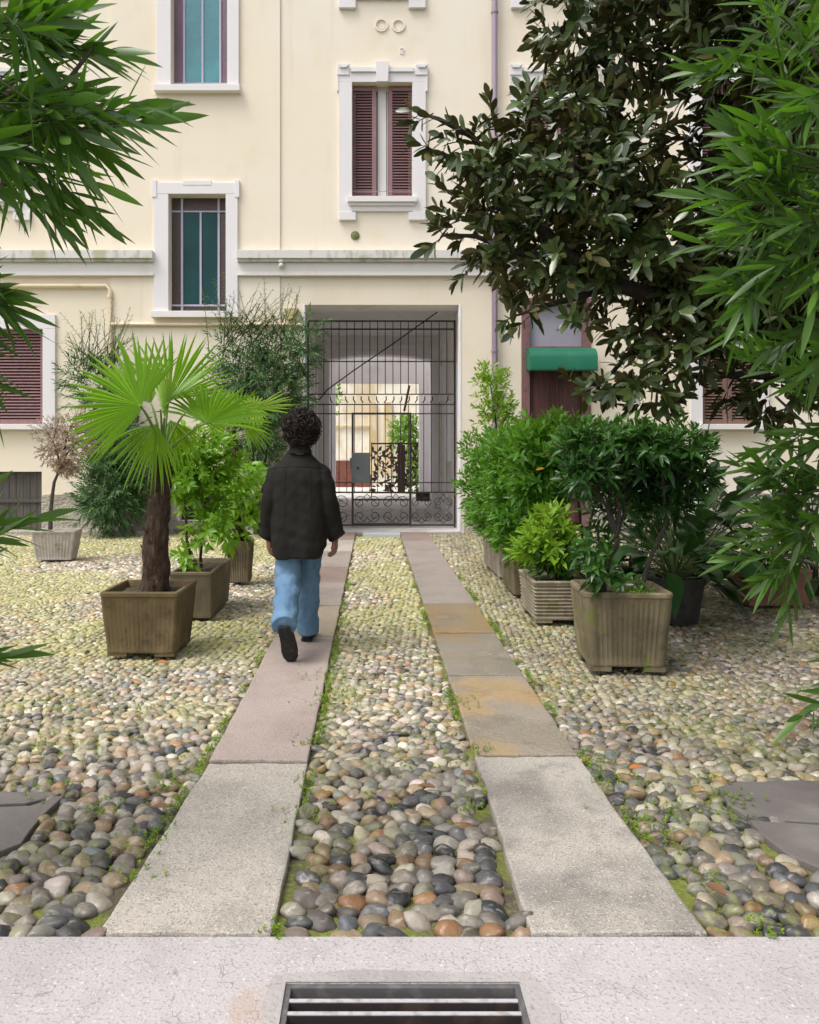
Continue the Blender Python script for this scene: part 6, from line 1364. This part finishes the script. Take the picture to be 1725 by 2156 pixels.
# overshirt: one surface of torso and sleeves
def drape(z):
    k = max(0, min(1, (1.25 - z) / .6))
    return lambda a: k * (.035 * math.sin(a * 5 + .6 + z * .8) + .022 * math.sin(a * 8 - 1.1 + z * 2))
hem = lambda a: .655 + .075 * abs(math.cos(a)) ** 6 + .010 * math.sin(a * 3)
mb = MB(); rings = []
prof = [(.66, .190, .150), (.75, .196, .152), (.88, .198, .150), (1.0, .194, .146), (1.12, .190, .140), (1.22, .186, .132), (1.28, .178, .120), (1.325, .158, .104), (1.36, .130, .088), (1.39, .102, .076), (1.415, .080, .068), (1.435, .066, .064)]
for z, rx, ry in prof:
    rg = ell(W(0, -.005 - .012 * (1.3 - z), z), rx, ry, 48, 2.5, drape(z))
    if z < .76:
        for i, p in enumerate(rg): p.z = z + (hem(2 * math.pi * i / 48) - .655) * max(0, (.76 - z) / .10)
    if z > 1.30:
        for p in rg:
            if p.y < PY: p.y += (z - 1.30) * .25
    rings.append(rg)
inner = [Vector((W(0, 0, 0).x + (p.x - PX) * .90, PY + (p.y - PY) * .90, p.z + .004)) for p in rings[0]]
inner2 = [Vector((W(0, 0, 0).x + (p.x - PX) * .88, PY + (p.y - PY) * .88, p.z + .10)) for p in rings[0]]
mb.loft([inner2, inner] + rings)
def sleeve(sg, el, wr, rr):
    a = W(sg * .105, -.005, 1.315); b = W(sg * .160, -.005, 1.265)
    end = wr + (el - wr).normalized() * .012
    pts = [a, b, b.lerp(el, .45), el, el.lerp(end, .4), el.lerp(end, .8), end]
    mb.tube(pts, [.048, .070, .076, .074, .072, .066, .061 * rr], 20)
sleeve(1, elR, wrR, 1.05); sleeve(-1, elL, wrL, 1.0)
wr_disp = lambda c: .009 * mnoise.noise(Vector((c.x * 9, c.y * 9, c.z * 3.2))) + .006 * mnoise.noise(Vector((c.x * 5 + c.z * 14, c.y * 9, c.z * 6))) + .0045 * mnoise.noise(Vector((c.x * 22, c.y * 22, c.z * 16)))
sm = remesh(mb, .0075, 3, wr_disp)
bv = BVHTree.FromPolygons([v.co[:] for v in sm.vertices], [p.vertices[:] for p in sm.polygons])
shirt = link('overshirt', sm, M_SHIRT, per)
def on_back(x, z, off=.0):
    h = bv.ray_cast(Vector((PX + x, PY - 2, z)), Vector((0, 1, 0)))
    return None if h[0] is None else h[0] + Vector((0, -off, 0))
mb = MB()
pts = [on_back(x, 1.300 + .012 * math.cos(x * 9) - .045 * max(0, abs(x) - .14) * 3) for x in np.linspace(-.19, .19, 30)]; pts = [p for p in pts if p]; mb.tube(pts, .0032, 6)
mb.build('yoke_seam', M_SHIRT, shirt, smooth=True)
for x0 in (-.085, .085):
    mb = MB(); pts = [on_back(x0 + .012 * t * (1 if x0 > 0 else -1), lerp(1.29, .80, t), -.001) for t in np.linspace(0, 1, 16)]; pts = [p for p in pts if p]
    mb.tube(pts, [lerp(.0048, .0015, i / (len(pts) - 1)) for i in range(len(pts))], 6); mb.build('back_pleat', M_SHIRT, shirt, smooth=True)
mb = MB()
mb.loft([ell(W(.006, y, z), rx, ry, 30) for z, rx, ry, y in ((1.405, .088, .078, -.004), (1.425, .082, .074, -.006), (1.462, .068, .068, .0), (1.470, .063, .065, .002), (1.46, .058, .060, .004), (1.41, .055, .056, .0))], cap=False)
mb.build('collar', M_SHIRT, shirt, smooth=True)
for sg, el, wr in ((1, elR, wrR), (-1, elL, wrL)):
    d_ = (wr - el).normalized(); mb = MB(); c0 = wr - d_ * .012
    out_ = Vector((sg * .020, 0, 0))
    pts = [c0 - d_ * .05, c0 - d_ * .02 + out_ * .4, c0 + d_ * .008 + out_, c0 + d_ * .010 + out_, c0 - d_ * .03 + out_ * .2]
    mb.tube(pts, [.060, .063, .066, .058, .050], 20, cap=False); mb.build('cuff', M_SHIRT, shirt, smooth=True)
# jeans
mb = MB()
mb.loft([ell(W(0, 0, z), rx, ry, 32) for z, rx, ry in ((.98, .150, .112), (.92, .162, .122), (.86, .168, .128), (.80, .166, .125), (.75, .15, .11))])
hL, hR = W(-.082, -.005, .84), W(.082, .01, .84)
def leg(hp, kn, an, r_, hemd):
    e = an + hemd; rings_pts = [hp + Vector((0, 0, .04)), hp.lerp(kn, .4), kn + Vector((0, -.004, .03)), kn.lerp(e, .35), kn.lerp(e, .75), e]
    mb.tube(rings_pts, r_, 24)
leg(hL, KL, AL, [.092, .094, .088, .088, .086, .086], Vector((.0, -.030, -.022))); leg(hR, KR, AR, [.092, .092, .084, .082, .082, .083], Vector((.0, -.02, -.03)))
jd = lambda c: .009 * mnoise.noise(Vector((c.x * 14, c.y * 10, c.z * 9))) + .004 * mnoise.noise(Vector((c.x * 30, c.y * 20, c.z * 26))) + .004 * math.sin(c.z * 70 + c.x * 20) * max(0, 1 - abs(c.z - .5) / .25) + .006 * mnoise.noise(Vector((c.x * 8 + c.z * 18, c.y * 6, c.z * 8)))
jeans = link('jeans', remesh(mb, .0075, 3, jd), M_DENIM, per)
# shoes
def shoe(heel, l, upv, label=None):
    l = l.normalized(); u = (upv - l * upv.dot(l)).normalized(); s_ = l.cross(u)
    n = 20
    def ring(t, w, h, z0=0.0, k=2.6):
        w *= 1.16; c = heel + l * (t * .285); out = []
        for i in range(n):
            a = 2 * math.pi * i / n; ca, sa = math.cos(a), math.sin(a)
            out.append(c + s_ * w * math.copysign(abs(ca) ** (2 / k), ca) + u * (z0 + h * (.5 + .5 * math.copysign(abs(sa) ** (2 / k), sa))))
        return out
    mb = MB(); mb.loft([ring(*q) for q in ((-.0, .020, .055, .022), (.02, .032, .085, .022), (.12, .037, .095, .022), (.28, .037, .092, .022), (.45, .040, .070, .022), (.65, .045, .055, .022), (.82, .044, .046, .022), (.94, .034, .036, .022), (1.0, .014, .02, .024))])
    sh = mb.build('shoe', M_SHOE, per, smooth=True)
    mb = MB(); mb.loft([ring(*q, k=4) for q in ((-.02, .022, .022), (.03, .036, .026), (.2, .038, .026), (.45, .040, .024), (.7, .048, .024), (.88, .044, .024), (.98, .030, .024), (1.03, .012, .018))]); mb.build('sole', M_SOLE, sh, smooth=True)
shoe(heelL, dL, Vector((.0, .80, .35))); shoe(heelR, dR, Vector((0, 0, 1)))
# hair
mb = MB(); hc = W(HX, -.004, 1.600)
rings = []
for i in range(13):
    a = -math.pi / 2 + math.pi * i / 12; rr = max(math.cos(a), .02)
    rings.append([hc + Vector((.098 * rr * math.cos(b), .104 * rr * math.sin(b) - .006, .100 * math.sin(a) - (.030 if i < 6 and math.sin(b) < 0 else 0) * (1 - i / 6))) * (1 + .05 * mnoise.noise(Vector((math.cos(b) * 2, math.sin(b) * 2, a * 2)))) if False else hc + Vector((.104 * rr * math.cos(b), .108 * rr * math.sin(b), .104 * math.sin(a))) for b in [2 * math.pi * k / 26 for k in range(26)]])
mb.loft(rings)
mb.loft([ell(W(HX, -.028, z), rx, ry, 20) for z, rx, ry in ((1.452, .050, .034), (1.475, .064, .046), (1.52, .088, .064), (1.58, .092, .078))])
for k in range(1500):
    u = rand_unit(1)[0]
    if u[1] > .45 and u[2] < .25: continue
    if u[2] < -.93: continue
    nrm = Vector(u); lump = 1 + .16 * mnoise.noise(nrm * 2.3) + .10 * mnoise.noise(nrm * 5.1)
    p = hc + Vector((u[0] * .108, u[1] * .105, u[2] * .102 - (.032 if u[2] < -.3 else 0))) * random.uniform(.88, 1.06) * lump
    if u[2] < -.5: p.x = hc.x + (p.x - hc.x) * .95
    t1 = nrm.cross(Vector(rand_unit(1)[0])).normalized(); t2 = nrm.cross(t1)
    L_ = random.uniform(.035, .080); ph = random.uniform(0, 6.28); cr = random.uniform(.008, .025); pts = []
    for i in range(8):
        t = i / 7; q = p + t1 * L_ * (t - .3) + (t2 * math.cos(ph + t * 6.5) + nrm * math.sin(ph + t * 6.5)) * cr + nrm * (.004 + .010 * t * random.uniform(.3, 1)) + Vector((0, 0, -.010 * t))
        pts.append(q)
    mb.tube(pts, [.0022, .0036, .0040, .0040, .0036, .0030, .0022, .0008], 4)
mb.build('hair', M_HAIR, per, smooth=True)
